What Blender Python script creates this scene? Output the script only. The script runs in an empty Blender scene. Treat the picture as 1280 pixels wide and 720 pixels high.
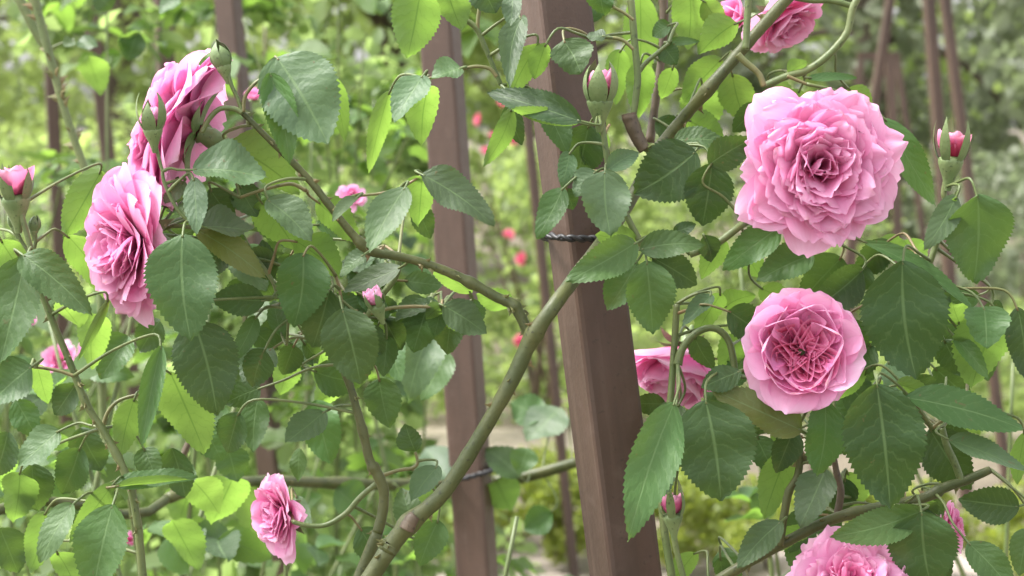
import bpy, math, random
import numpy as np
from mathutils import Vector, Matrix, Quaternion
SC = bpy.context.scene
COL = SC.collection
PI = math.pi
R_ = math.radians

# ------------------------------------------------------------------ camera
CAM = Vector((0.0, 0.0, 1.45))
PITCH = R_(5.0)
HFOV = R_(30.0)
FPX = 640.0 / math.tan(HFOV / 2)
FW = Vector((0, math.cos(PITCH), -math.sin(PITCH)))
UP = Vector((0, math.sin(PITCH), math.cos(PITCH)))
RT = Vector((1, 0, 0))
cd = bpy.data.cameras.new('camera')
cam = bpy.data.objects.new('camera', cd); COL.objects.link(cam)
cam.location = CAM; cam.rotation_euler = (PI / 2 - PITCH, 0, 0)
cd.sensor_width = 36; cd.angle = HFOV; cd.clip_start = 0.02; cd.clip_end = 600
cd.dof.use_dof = True; cd.dof.focus_distance = 1.03; cd.dof.aperture_fstop = 14.5
SC.camera = cam
# ------------------------------------------------------------------ light
SUN_EL, SUN_AZ = R_(58), R_(-88)     # azimuth from +Y (ahead) towards -X (left): soft light from the left
w = bpy.data.worlds.new("World"); SC.world = w; w.use_nodes = True
nt = w.node_tree
sky = nt.nodes.new('ShaderNodeTexSky'); sky.sky_type = 'NISHITA'; sky.sun_disc = False
sky.sun_elevation = SUN_EL; sky.sun_rotation = SUN_AZ
sky.air_density = 1.0; sky.dust_density = 4.0; sky.ozone_density = 1.0
hs = nt.nodes.new('ShaderNodeHueSaturation'); hs.inputs['Saturation'].default_value = 0.12
nt.links.new(sky.outputs[0], hs.inputs['Color'])
bg = nt.nodes['Background']; bg.inputs[1].default_value = 0.15
nt.links.new(hs.outputs[0], bg.inputs[0])
sd = bpy.data.lights.new('sun', 'SUN'); sd.energy = 1.5; sd.angle = R_(11); sd.color = (1, 0.96, 0.9)
sun = bpy.data.objects.new('sun', sd); COL.objects.link(sun)
sdir = Vector((math.sin(SUN_AZ) * math.cos(SUN_EL), math.cos(SUN_AZ) * math.cos(SUN_EL), math.sin(SUN_EL)))
sun.rotation_euler = sdir.to_track_quat('Z', 'Y').to_euler()
sun.location = (0, 0, 8)
vs = SC.view_settings
vs.view_transform = 'Standard'; vs.look = 'None'; vs.exposure = 1.78; vs.gamma = 1
SC.cycles.use_denoising = True
SC.cycles.max_bounces = 10; SC.cycles.diffuse_bounces = 7; SC.cycles.transmission_bounces = 8; SC.cycles.transparent_max_bounces = 8
SC.cycles.sample_clamp_indirect = 6

# ------------------------------------------------------------------ helpers
def P(x, y, d):
    """photo pixel + depth along the view axis -> point in the garden"""
    return CAM + FW * d + RT * ((x - 640) / FPX * d) - UP * ((y - 360) / FPX * d)
def mesh(name, v, f, mat, uv=None, smooth=True):
    m = bpy.data.meshes.new(name)
    m.from_pydata([tuple(p) for p in v], [], f)
    m.materials.append(mat)
    if smooth: m.polygons.foreach_set('use_smooth', [True] * len(m.polygons))
    if uv is not None:
        l = m.uv_layers.new(name='uv')
        idx = np.empty(len(m.loops), dtype=np.int32); m.loops.foreach_get('vertex_index', idx)
        l.data.foreach_set('uv', np.asarray(uv, dtype=np.float32)[idx].ravel())
    return m
def obj(name, m, parent=None, loc=(0, 0, 0), color=None, label=None, kind=None):
    o = bpy.data.objects.new(name, m); COL.objects.link(o)
    if parent: o.parent = parent
    o.location = loc
    if color: o.color = (*color, 1)
    if label: o['label'] = label
    if kind: o['kind'] = kind
    return o
def thing(name, label, cat, loc=(0, 0, 0), group=None):
    o = bpy.data.objects.new(name, None); COL.objects.link(o)
    o.location = loc; o['label'] = label; o['category'] = cat; o.empty_display_size = 0.05
    if group: o['group'] = group
    return o
def jit(rng, c, a):
    k = 1 + rng.uniform(-a, a)
    return tuple(max(0, x * k * (1 + rng.uniform(-a, a) * 0.4)) for x in c)

# ------------------------------------------------------------------ materials
class NB:
    def __init__(s, name):
        s.m = bpy.data.materials.new(name); s.m.use_nodes = True
        s.t = s.m.node_tree; s.n = s.t.nodes; s.l = s.t.links
        s.b = s.n['Principled BSDF']; s.out = s.n['Material Output']
    def N(s, typ, **kw):
        n = s.n.new(typ)
        for k, v in kw.items():
            if k in n.inputs: n.inputs[k].default_value = v
            else: setattr(n, k, v)
        return n
    def _in(s, sock, v):
        if hasattr(v, 'links') or hasattr(v, 'is_linked'): s.l.new(v, sock)
        else: sock.default_value = v
    def math(s, op, a, b=0.0, clamp=False):
        n = s.n.new('ShaderNodeMath'); n.operation = op; n.use_clamp = clamp
        s._in(n.inputs[0], a); s._in(n.inputs[1], b); return n.outputs[0]
    def mix(s, f, a, b, typ='MIX'):
        n = s.n.new('ShaderNodeMix'); n.data_type = 'RGBA'; n.blend_type = typ
        s._in(n.inputs[0], f)
        for i, v in ((6, a), (7, b)):
            if isinstance(v, tuple): n.inputs[i].default_value = (*v[:3], 1)
            else: s.l.new(v, n.inputs[i])
        return n.outputs[2]
    def noise(s, scale, detail=3, vec=None, rough=0.55):
        n = s.N('ShaderNodeTexNoise'); n.inputs['Scale'].default_value = scale; n.inputs['Detail'].default_value = detail
        n.inputs['Roughness'].default_value = rough
        if vec is not None: s.l.new(vec, n.inputs['Vector'])
        return n.outputs['Fac']
    def ramp(s, f, lo, hi):
        n = s.n.new('ShaderNodeMapRange'); n.inputs[1].default_value = lo; n.inputs[2].default_value = hi
        n.interpolation_type = 'SMOOTHSTEP'
        s.l.new(f, n.inputs[0]); return n.outputs[0]
    def bump(s, h, st, dist=0.001):
        n = s.N('ShaderNodeBump'); n.inputs['Strength'].default_value = st; n.inputs['Distance'].default_value = dist
        s.l.new(h, n.inputs['Height']); return n.outputs[0]
    def coord(s, k='Object'):
        return s.n.new('ShaderNodeTexCoord').outputs[k]

def leaf_material(name, veins=True, trans=0.42):
    b = NB(name)
    oi = b.N('ShaderNodeObjectInfo')
    colr = oi.outputs['Color']
    geo = b.N('ShaderNodeNewGeometry')
    uv = b.coord('UV')
    sep = b.N('ShaderNodeSeparateXYZ'); b.l.new(uv, sep.inputs[0])
    s_ = b.math('ABSOLUTE', b.math('MULTIPLY', b.math('SUBTRACT', sep.outputs[0], 0.5), 2.0))
    v = b.math('SUBTRACT', b.math('MULTIPLY', sep.outputs[1], b.math('ADD', 6.2, b.math('MULTIPLY', oi.outputs['Random'], 2.6))), b.math('MULTIPLY', s_, 1.7))
    wob = b.noise(9.0, 2, uv)
    v = b.math('ADD', v, b.math('MULTIPLY', wob, 1.1))
    fr = b.math('ABSOLUTE', b.math('SUBTRACT', b.math('FRACT', v), 0.5))
    lat = b.math('SUBTRACT', 1.0, b.ramp(fr, 0.0, 0.10))
    mid = b.math('SUBTRACT', 1.0, b.ramp(s_, 0.015, 0.055))
    vein = b.math('MAXIMUM', b.math('MULTIPLY', lat, 0.42), mid)
    n1 = b.noise(55, 4, b.coord('Object'))
    blot = b.ramp(n1, 0.3, 0.75)
    top = b.mix(b.math('MULTIPLY', blot, 0.5), colr, b.mix(1.0, colr, (1.5, 1.4, 1.25), 'MULTIPLY'))
    top = b.mix(b.math('MULTIPLY', vein, 0.42), top, (0.17, 0.27, 0.10))
    sick = b.math('MULTIPLY', b.ramp(b.noise(38, 3, b.coord('Object')), 0.62, 0.8), b.math('MULTIPLY', oi.outputs['Random'], 0.45))
    top = b.mix(sick, top, (0.16, 0.17, 0.045))
    spot = b.math('MULTIPLY', b.ramp(b.noise(210, 2, b.coord('Object')), 0.70, 0.74), b.ramp(oi.outputs['Random'], 0.35, 0.6))
    top = b.mix(b.math('MULTIPLY', spot, 0.7), top, (0.10, 0.065, 0.03))
    und = b.mix(0.55, colr, (0.13, 0.20, 0.085))
    und = b.mix(b.math('MULTIPLY', vein, 0.3), und, (0.07, 0.12, 0.03))
    c = b.mix(geo.outputs['Backfacing'], top, und)
    b.l.new(c, b.b.inputs['Base Color'])
    r = b.math('ADD', b.math('MULTIPLY', n1, 0.28), 0.38)
    r2 = b.math('ADD', r, b.math('MULTIPLY', geo.outputs['Backfacing'], 0.25))
    b.l.new(r2, b.b.inputs['Roughness'])
    b.b.inputs['Specular IOR Level'].default_value = 0.42
    if veins:
        puff = b.math('MULTIPLY', fr, b.math('SUBTRACT', 1.0, mid))
        fine = b.noise(420, 3, b.coord('Object'))
        puck = b.noise(130, 3, b.coord('Object'))
        h = b.math('ADD', b.math('ADD', b.math('MULTIPLY', puff, 0.8), b.math('MULTIPLY', puck, 0.9)), b.math('MULTIPLY', fine, 0.4))
        b.l.new(b.bump(h, 0.34, 0.0012), b.b.inputs['Normal'])
    tr = b.N('ShaderNodeBsdfTranslucent')
    tc = b.mix(0.72, b.mix(1.0, colr, (3.0, 2.6, 1.4), 'MULTIPLY'), (0.36, 0.60, 0.09))
    tc = b.mix(b.math('MULTIPLY', vein, 0.55), tc, (0.12, 0.24, 0.03))
    tc = b.mix(b.math('MULTIPLY', blot, 0.45), tc, b.mix(1.0, tc, (0.55, 0.66, 0.5), 'MULTIPLY'))
    b.l.new(tc, tr.inputs[0])
    ms = b.N('ShaderNodeMixShader'); ms.inputs[0].default_value = trans
    b.l.new(b.b.outputs[0], ms.inputs[1]); b.l.new(tr.outputs[0], ms.inputs[2])
    b.l.new(ms.outputs[0], b.out.inputs[0])
    return b.m
M_LEAF = leaf_material('rose_leaf', trans=0.16)
M_LEAFY = leaf_material('thin_young_leaf', trans=0.52)
def island_leaf(name, c1, c2, tcol, trans=0.4):
    b = NB(name)
    geo = b.N('ShaderNodeNewGeometry')
    c = b.mix(geo.outputs['Random Per Island'], c1, c2)
    b.l.new(c, b.b.inputs['Base Color']); b.b.inputs['Roughness'].default_value = 0.5
    tr = b.N('ShaderNodeBsdfTranslucent'); tr.inputs[0].default_value = (*tcol, 1)
    ms = b.N('ShaderNodeMixShader'); ms.inputs[0].default_value = trans
    b.l.new(b.b.outputs[0], ms.inputs[1]); b.l.new(tr.outputs[0], ms.inputs[2])
    b.l.new(ms.outputs[0], b.out.inputs[0])
    return b.m
M_FOL = island_leaf('rose_foliage', (0.06, 0.11, 0.035), (0.13, 0.19, 0.07), (0.44, 0.60, 0.19), 0.5)
M_BOX = island_leaf('box_foliage', (0.13, 0.18, 0.03), (0.25, 0.29, 0.07), (0.45, 0.55, 0.06), 0.35)
M_PINE = island_leaf('pine_foliage', (0.10, 0.125, 0.075), (0.19, 0.21, 0.14), (0.32, 0.4, 0.2), 0.4)
M_DECID = island_leaf('broadleaf_foliage', (0.10, 0.15, 0.05), (0.21, 0.26, 0.10), (0.48, 0.62, 0.18), 0.5)
M_GRASS = island_leaf('grass_blades', (0.06, 0.10, 0.025), (0.12, 0.17, 0.05), (0.3, 0.4, 0.08), 0.35)

def petal_material():
    b = NB('rose_petal')
    oi = b.N('ShaderNodeObjectInfo'); colr = oi.outputs['Color']
    uv = b.coord('UV'); sep = b.N('ShaderNodeSeparateXYZ'); b.l.new(uv, sep.inputs[0])
    mp = b.N('ShaderNodeMapping'); mp.inputs['Scale'].default_value = (26, 1.6, 1); b.l.new(uv, mp.inputs[0])
    streak = b.noise(1.0, 3, mp.outputs[0])
    edge = b.ramp(sep.outputs[1], 0.62, 1.02)
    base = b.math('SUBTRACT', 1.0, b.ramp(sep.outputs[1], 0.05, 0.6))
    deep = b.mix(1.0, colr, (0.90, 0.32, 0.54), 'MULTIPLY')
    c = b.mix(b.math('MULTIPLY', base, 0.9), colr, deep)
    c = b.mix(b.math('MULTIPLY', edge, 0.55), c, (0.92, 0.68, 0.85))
    c = b.mix(b.math('MULTIPLY', b.ramp(streak, 0.35, 0.75), 0.3), c, b.mix(1.0, c, (0.93, 0.66, 0.80), 'MULTIPLY'))
    tan = b.math('MULTIPLY', b.ramp(sep.outputs[1], 0.88, 1.0), b.ramp(b.noise(85, 3, b.coord('Object')), 0.56, 0.72))
    c = b.mix(b.math('MULTIPLY', tan, 0.55), c, (0.50, 0.27, 0.17))
    b.l.new(c, b.b.inputs['Base Color'])
    b.b.inputs['Roughness'].default_value = 0.7; b.b.inputs['Specular IOR Level'].default_value = 0.15
    b.b.inputs['Sheen Weight'].default_value = 0.15
    b.l.new(b.bump(streak, 0.35, 0.0006), b.b.inputs['Normal'])
    tr = b.N('ShaderNodeBsdfTranslucent'); b.l.new(b.mix(0.35, c, (0.95, 0.35, 0.62)), tr.inputs[0])
    ms = b.N('ShaderNodeMixShader'); ms.inputs[0].default_value = 0.42
    b.l.new(b.b.outputs[0], ms.inputs[1]); b.l.new(tr.outputs[0], ms.inputs[2])
    b.l.new(ms.outputs[0], b.out.inputs[0])
    return b.m
M_PETAL = petal_material()

def stem_material(name, c1, c2, rough=0.5, scale=60):
    b = NB(name)
    co = b.coord('Object')
    mp = b.N('ShaderNodeMapping'); mp.inputs['Scale'].default_value = (1, 1, 0.45); b.l.new(co, mp.inputs[0])
    n = b.noise(scale, 5, mp.outputs[0]); n2 = b.noise(scale * 6, 3, co)
    c = b.mix(b.ramp(n, 0.35, 0.68), c1, c2)
    c = b.mix(b.math('MULTIPLY', b.ramp(n2, 0.58, 0.72), 0.75), c, tuple(x * 0.4 for x in c1))
    b.l.new(c, b.b.inputs['Base Color']); b.b.inputs['Roughness'].default_value = rough
    b.l.new(b.bump(b.math('ADD', n, b.math('MULTIPLY', n2, 0.4)), 0.5, 0.0015), b.b.inputs['Normal'])
    return b.m
M_CANE = stem_material('old_cane', (0.048, 0.064, 0.014), (0.086, 0.094, 0.026))
M_BARK = stem_material('bark_brown', (0.07, 0.05, 0.03), (0.13, 0.095, 0.06))
M_STEM = stem_material('green_stem', (0.085, 0.125, 0.035), (0.14, 0.17, 0.06), 0.45)
M_STALK = stem_material('leaf_stalk', (0.13, 0.15, 0.05), (0.22, 0.15, 0.07), 0.45, 30)
M_CALYX = stem_material('calyx_green', (0.11, 0.17, 0.06), (0.17, 0.23, 0.09), 0.5, 90)
M_TRUNK = stem_material('tree_bark', (0.08, 0.06, 0.045), (0.15, 0.12, 0.09), 0.8, 8)

def post_material():
    b = NB('brown_painted_steel')
    co = b.coord('Object')
    mp = b.N('ShaderNodeMapping'); mp.inputs['Scale'].default_value = (1, 1, 0.25); b.l.new(co, mp.inputs[0])
    n = b.noise(14, 6, mp.outputs[0], 0.65); n2 = b.noise(330, 3, co); n3 = b.noise(70, 4, co)
    c = b.mix(b.ramp(n, 0.3, 0.7), (0.052, 0.030, 0.020), (0.094, 0.056, 0.039))
    mp2 = b.N('ShaderNodeMapping'); mp2.inputs['Scale'].default_value = (110, 110, 3.5); b.l.new(co, mp2.inputs[0])
    st = b.noise(1.0, 4, mp2.outputs[0])
    c = b.mix(b.math('MULTIPLY', b.ramp(st, 0.55, 0.75), 0.5), c, (0.040, 0.026, 0.019))
    c = b.mix(b.math('MULTIPLY', b.ramp(st, 0.42, 0.30), 0.3), c, (0.125, 0.085, 0.062))
    c = b.mix(b.math('MULTIPLY', b.ramp(n3, 0.55, 0.75), 0.45), c, (0.115, 0.080, 0.060))
    c = b.mix(b.math('MULTIPLY', b.ramp(n2, 0.64, 0.72), 0.45), c, (0.030, 0.020, 0.016))
    b.l.new(c, b.b.inputs['Base Color'])
    b.l.new(b.math('ADD', b.math('MULTIPLY', n3, 0.3), 0.38), b.b.inputs['Roughness'])
    b.l.new(b.bump(b.math('ADD', n2, n3), 0.22, 0.001), b.b.inputs['Normal'])
    return b.m
M_POST = post_material()
def simple(name, c1, c2, scale, rough=0.8, bump=0.3, dist=0.01):
    b = NB(name); co = b.coord('Object')
    n = b.noise(scale, 6, co)
    b.l.new(b.mix(b.ramp(n, 0.3, 0.7), c1, c2), b.b.inputs['Base Color']); b.b.inputs['Roughness'].default_value = rough
    b.l.new(b.bump(n, bump, dist), b.b.inputs['Normal'])
    return b.m
M_TIE = simple('black_tie', (0.012, 0.012, 0.013), (0.03, 0.03, 0.032), 200, 0.45, 0.2, 0.0005)
M_SOIL = simple('garden_soil', (0.10, 0.08, 0.055), (0.17, 0.14, 0.10), 6)
M_PATH = simple('pale_gravel', (0.26, 0.22, 0.185), (0.40, 0.345, 0.30), 45, 0.9, 0.6, 0.01)
M_EARTH = simple('pale_trodden_earth', (0.17, 0.145, 0.10), (0.27, 0.235, 0.18), 20)
M_ANTHER = simple('stamens', (0.45, 0.33, 0.06), (0.55, 0.4, 0.1), 100)

# ------------------------------------------------------------------ tubes, canes
def smooth_path(pts, n=6):
    """Catmull-Rom through (Vector, radius)"""
    out = []
    for i in range(len(pts) - 1):
        p0 = pts[max(0, i - 1)]; p1 = pts[i]; p2 = pts[i + 1]; p3 = pts[min(len(pts) - 1, i + 2)]
        for k in range(n):
            t = k / n
            f = lambda a, b_, c, d: 0.5 * ((2 * b_) + (c - a) * t + (2 * a - 5 * b_ + 4 * c - d) * t * t + (3 * b_ - a - 3 * c + d) * t ** 3)
            out.append((f(p0[0], p1[0], p2[0], p3[0]), p1[1] + (p2[1] - p1[1]) * t))
    out.append(pts[-1]); return out
def tube_geo(path, sides=8, rng=None, lump=0.0, close=True):
    V, F = [], []
    nrm = None
    for i, (p, r) in enumerate(path):
        a = path[max(0, i - 1)][0]; b = path[min(len(path) - 1, i + 1)][0]
        t = (b - a).normalized()
        if nrm is None: nrm = t.orthogonal().normalized()
        nrm = (nrm - t * nrm.dot(t)).normalized(); bn = t.cross(nrm)
        rr = r * (1 + (rng.uniform(-lump, lump) if rng else 0))
        for k in range(sides):
            an = 2 * PI * k / sides
            r2 = rr * (1 + (rng.uniform(-lump, lump) * 0.4 if rng else 0))
            V.append(p + nrm * math.cos(an) * r2 + bn * math.sin(an) * r2)
    for i in range(len(path) - 1):
        for k in range(sides):
            a = i * sides + k; b = i * sides + (k + 1) % sides
            F.append((a, b, b + sides, a + sides))
    if close:
        F.append(tuple(range(sides))[::-1]); n = len(V); F.append(tuple(range(n - sides, n)))
    return V, F
def px(pts, d):
    """[(x,y,r[,d])] in photo pixels -> [(Vector, metres)]"""
    out = []
    for q in pts:
        dd = q[3] if len(q) > 3 else d
        out.append((P(q[0], q[1], dd), q[2] / FPX * dd))
    return out
def tube(name, parent, pts, mat, rng, sides=10, lump=0.05, nodes=(), label=None, sub=6):
    path = smooth_path(pts, sub)
    # swollen nodes along a cane
    if nodes:
        L = len(path)
        for u, g in nodes:
            for i in range(L):
                k = math.exp(-((i / L - u) / 0.012) ** 2)
                path[i] = (path[i][0], path[i][1] * (1 + g * k))
    o0 = path[0][0].copy()
    path2 = [(p - o0, r) for p, r in path]
    V, F = tube_geo(path2, sides, rng, lump)
    base = parent.matrix_world.translation if False else parent.location
    return obj(name, mesh(name, V, F, mat), parent, o0 - base, label=label), path
def prickles(parent_cane, path, rng, n, size, u0=0, u1=1):
    V, F = [], []
    o0 = path[0][0]
    for _ in range(n):
        i = int(rng.uniform(u0, u1) * (len(path) - 2)) + 0
        p, r = path[i]; t = (path[i + 1][0] - p).normalized()
        d = t.orthogonal().normalized(); d.rotate(Quaternion(t, rng.uniform(0, 2 * PI)))
        d2 = (d - t * 0.45).normalized(); s = size * rng.uniform(0.6, 1.2)
        c = p + d * r * 0.8 - o0; bn = t.cross(d)
        k = len(V)
        V += [c + t * s * 0.42, c + bn * s * 0.16, c - t * s * 0.42, c - bn * s * 0.16, c + d * s * 0.5 - t * s * 0.1 + bn * s * 0.05, c + d2 * s]
        F += [(k, k + 1, k + 4), (k + 1, k + 2, k + 4), (k + 2, k + 3, k + 4), (k + 3, k, k + 4), (k + 1, k + 2, k + 5), (k + 2, k + 3, k + 5), (k + 3, k + 1, k + 5)]
    o = obj('prickles', mesh('prickles', V, F, M_STALK, smooth=False), parent_cane, (0, 0, 0), kind='stuff')
    return o

# ------------------------------------------------------------------ leaves
def leaf_geo(L, W, rng, teeth=13, fold=0.12, curl=0.12, wave=0.05, bend=0.0, cols=5):
    S = [-1, -0.55, 0, 0.55, 1] if cols == 5 else [-1, 0, 1]
    T = [0.0]
    for k in range(teeth):
        T += [(k + 0.45) / (teeth + 0.3), (k + 1.0) / (teeth + 0.3)]
    T.append(1.0)
    ph = rng.uniform(0, 6.28); ph2 = rng.uniform(0, 6.28); a = rng.uniform(0.72, 0.86); fq = rng.uniform(5, 9)
    asym = rng.uniform(-0.04, 0.04); twi = rng.uniform(-0.35, 0.35)
    V, F, UV = [], [], []
    nc = len(S)
    for i, t in enumerate(T):
        hw = 0.5 * W * (math.sin(PI * min(1, t ** a)) ** 0.72) * (1 - 0.12 * t)
        if t > 0.93: hw *= max(0.0, (1 - t) / 0.07) ** 0.6
        if i == 0: hw = 0.035 * W
        tip = (i % 2 == 0) and 0 < i < len(T) - 1
        for s in S:
            x = s * hw
            y = t * L
            if abs(s) == 1 and 0 < i < len(T) - 1:
                x *= (1.035 if tip else 0.95)
                if tip: y += 0.016 * L
            x += bend * L * t * t + asym * L * math.sin(PI * t)
            cl = curl * L
            z = fold * abs(s) ** 1.3 * hw * 2 * (1 - 0.4 * t) - cl * t * t
            z += wave * W * abs(s) ** 1.5 * math.sin(fq * t + ph + (1.7 if s > 0 else 0))
            z += twi * t * x
            z += 0.02 * W * math.sin(7 * t * 2 + ph2) * (abs(s) > 0.3)
            yy = y - 0.5 * (curl ** 2) * L * t ** 3
            V.append((x, yy, z)); UV.append((s * 0.5 + 0.5, t))
    for i in range(len(T) - 1):
        for j in range(nc - 1):
            q = i * nc + j
            F.append((q, q + 1, q + 1 + nc, q + nc))
    return V, F, UV

LC = {'d': (0.018, 0.049, 0.012), 'm': (0.037, 0.088, 0.022), 'l': (0.054, 0.098, 0.044), 'y': (0.062, 0.110, 0.030)}
NOD = {'d': -6, 'm': 16, 'l': 42, 'y': -34}
leaf_id = [0]
def leaf(parent, bx, by, tx, ty, wd, k='m', d=1.03, nod=None, yaw=None, fold=None, curl=None, bend=None):
    leaf_id[0] += 1
    rng = random.Random(1000 + leaf_id[0])
    nod = R_(NOD[k] + rng.uniform(-8, 8)) if nod is None else R_(nod)
    yaw = R_(rng.uniform(-22, 22)) if yaw is None else R_(yaw)
    d = d + rng.uniform(-0.008, 0.008)
    a = (tx - bx) / FPX * d; b = -(ty - by) / FPX * d
    # visible-side normal in the camera basis (right, up, towards camera)
    n = Vector((math.sin(yaw) * math.cos(nod), math.sin(nod), math.cos(yaw) * math.cos(nod)))
    c = -(n.x * a + n.y * b) / n.z                 # towards camera
    lim = 0.9 * math.hypot(a, b); c = max(-lim, min(lim, c))
    u = Vector((a, b, c)); L = u.length; u.normalize()
    n = (n - u * n.dot(u)).normalized()
    s = u.cross(n)
    im = Vector((a, b)).normalized(); perp = Vector((im.y, -im.x))
    vis = max(0.35, abs(s.x * perp.x + s.y * perp.y))
    W = min(wd / FPX * d / vis, 1.15 * L)
    if k == 'y': n = -n; s = -s
    to = lambda q: RT * q.x + UP * q.y - FW * q.z
    V, F, UV = leaf_geo(L * 1.03, W, rng, teeth=max(8, min(22, int(math.hypot(tx - bx, ty - by) / 5.0))),
                        fold=rng.uniform(0.02, 0.32) if fold is None else fold,
                        curl=rng.uniform(0.0, 0.26) if curl is None else curl,
                        wave=rng.uniform(0.02, 0.10), bend=rng.uniform(-0.06, 0.06) if bend is None else bend)
    U3, N3, S3 = to(u), to(n), to(s)
    V = [S3 * p[0] + U3 * p[1] + N3 * p[2] for p in V]
    base = P(bx, by, d)
    BASES.append((parent, base, U3.copy(), N3.copy()))
    return obj('leaf', mesh('leaf', V, F, M_LEAFY if k == 'y' else M_LEAF, UV), parent, base - parent.location, color=jit(rng, (0.085, 0.10, 0.022) if k == 'm' and rng.random() < 0.06 else LC[k], 0.24))

# ------------------------------------------------------------------ blooms
def petal_geo(L, W, a0, a1, r0, z0, cup, ruf, fold, rng, notch=0.035, pw=1.0, nu=9, nv=9, twist=0.0):
    """petal in a plane through the bloom axis: x across, radial outwards, z along the axis"""
    ph = [rng.uniform(0, 6.28) for _ in range(5)]
    f1 = rng.uniform(2.2, 4.0); f2 = rng.uniform(3.5, 5.5)
    rr, zz, cur = [r0], [z0], []
    for j in range(nv):
        v0 = 1 - (1 - j / (nv - 1)) ** 1.5; v1 = 1 - (1 - min(1, (j + 1) / (nv - 1))) ** 1.5
        th = a0 + (a1 - a0) * (v0 ** pw); cur.append(th)
        if j < nv - 1:
            rr.append(rr[-1] + math.sin(th) * L * (v1 - v0)); zz.append(zz[-1] + math.cos(th) * L * (v1 - v0))
    V, F, UV = [], [], []
    for j in range(nv):
        v = 1 - (1 - j / (nv - 1)) ** 1.5
        hw = 0.5 * W * (0.16 + 0.84 * math.sin(PI / 2 * min(1.0, v * 1.25)) ** 0.85)
        if v > 0.5: hw *= math.sqrt(1 - 0.93 * ((v - 0.5) / 0.5) ** 2.4)
        for i in range(nu):
            u = -1 + 2 * i / (nu - 1)
            back = (0.03 * u * u + 0.6 * notch * math.exp(-(u / 0.3) ** 2)) * v ** 2 * L
            nx = u * hw * (1 + 0.03 * math.sin(9 * v + ph[4]))
            n_r, n_z = math.cos(cur[j]), -math.sin(cur[j])      # outward normal in (r, z)
            t_r, t_z = math.sin(cur[j]), math.cos(cur[j])
            off = -cup * u * u * hw
            off += ruf * L * v ** 1.6 * (0.55 * math.sin(f1 * u + ph[0]) + 0.28 * math.sin(f2 * u + ph[1] + 2 * v) + 0.35 * math.sin(5 * v + 2.3 * u + ph[2]))
            off += fold * (math.sqrt(u * u + 0.03) - 0.17) * hw * v
            edge = 0.02 * L * math.sin(5 * u + ph[3]) * v ** 5
            rad = rr[j] + n_r * off - t_r * (back - edge)
            z = zz[j] + n_z * off - t_z * (back - edge)
            tw = twist * v
            V.append((nx + tw * L * 0.3, rad, z)); UV.append((i / (nu - 1), v))
    for j in range(nv - 1):
        for i in range(nu - 1):
            q = j * nu + i
            F.append((q, q + 1, q + 1 + nu, q + nu))
    return V, F, UV

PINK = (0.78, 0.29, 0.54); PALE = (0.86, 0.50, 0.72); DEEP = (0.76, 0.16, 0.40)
def lerp(a, b, t): return a + (b - a) * t
def mixc(a, b, t): return tuple(lerp(x, y, t) for x, y in zip(a, b))
def lathe(prof, sides=12):
    V, F = [], []
    for r, z in prof:
        for k in range(sides):
            an = 2 * PI * k / sides; V.append((r * math.cos(an), r * math.sin(an), z))
    for i in range(len(prof) - 1):
        for k in range(sides):
            a = i * sides + k; b = i * sides + (k + 1) % sides
            F.append((a, b, b + sides, a + sides))
    return V, F
def sepal_geo(L, W, a0, a1, r0, z0, rng):
    V, F = [], []
    nv = 9; r, z = r0, z0
    pts = []
    for j in range(nv):
        v = j / (nv - 1); th = lerp(a0, a1, v)
        hw = 0.5 * W * (math.sin(PI * min(1, 0.25 + v * 0.75)) ** 1.2 * 1.0 + 0.05 * (1 - v))
        for s in (-1, 0, 1):
            o = -0.25 * hw * (abs(s))
            V.append((s * hw, r + math.cos(th) * o, z - math.sin(th) * o))
        r += math.sin(th) * L / (nv - 1); z += math.cos(th) * L / (nv - 1)
    for j in range(nv - 1):
        for i in range(2):
            q = j * 3 + i; F.append((q, q + 1, q + 4, q + 3))
    return V, F
def place_axis(o, axis, roll=0.0):
    """axis given as (right, up, towards camera)"""
    a = (RT * axis[0] + UP * axis[1] - FW * axis[2]).normalized()
    q = a.to_track_quat('Z', 'Y') @ Quaternion((0, 0, 1), roll)
    o.rotation_euler = q.to_euler()
    return a
bloom_id = [0]
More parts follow.
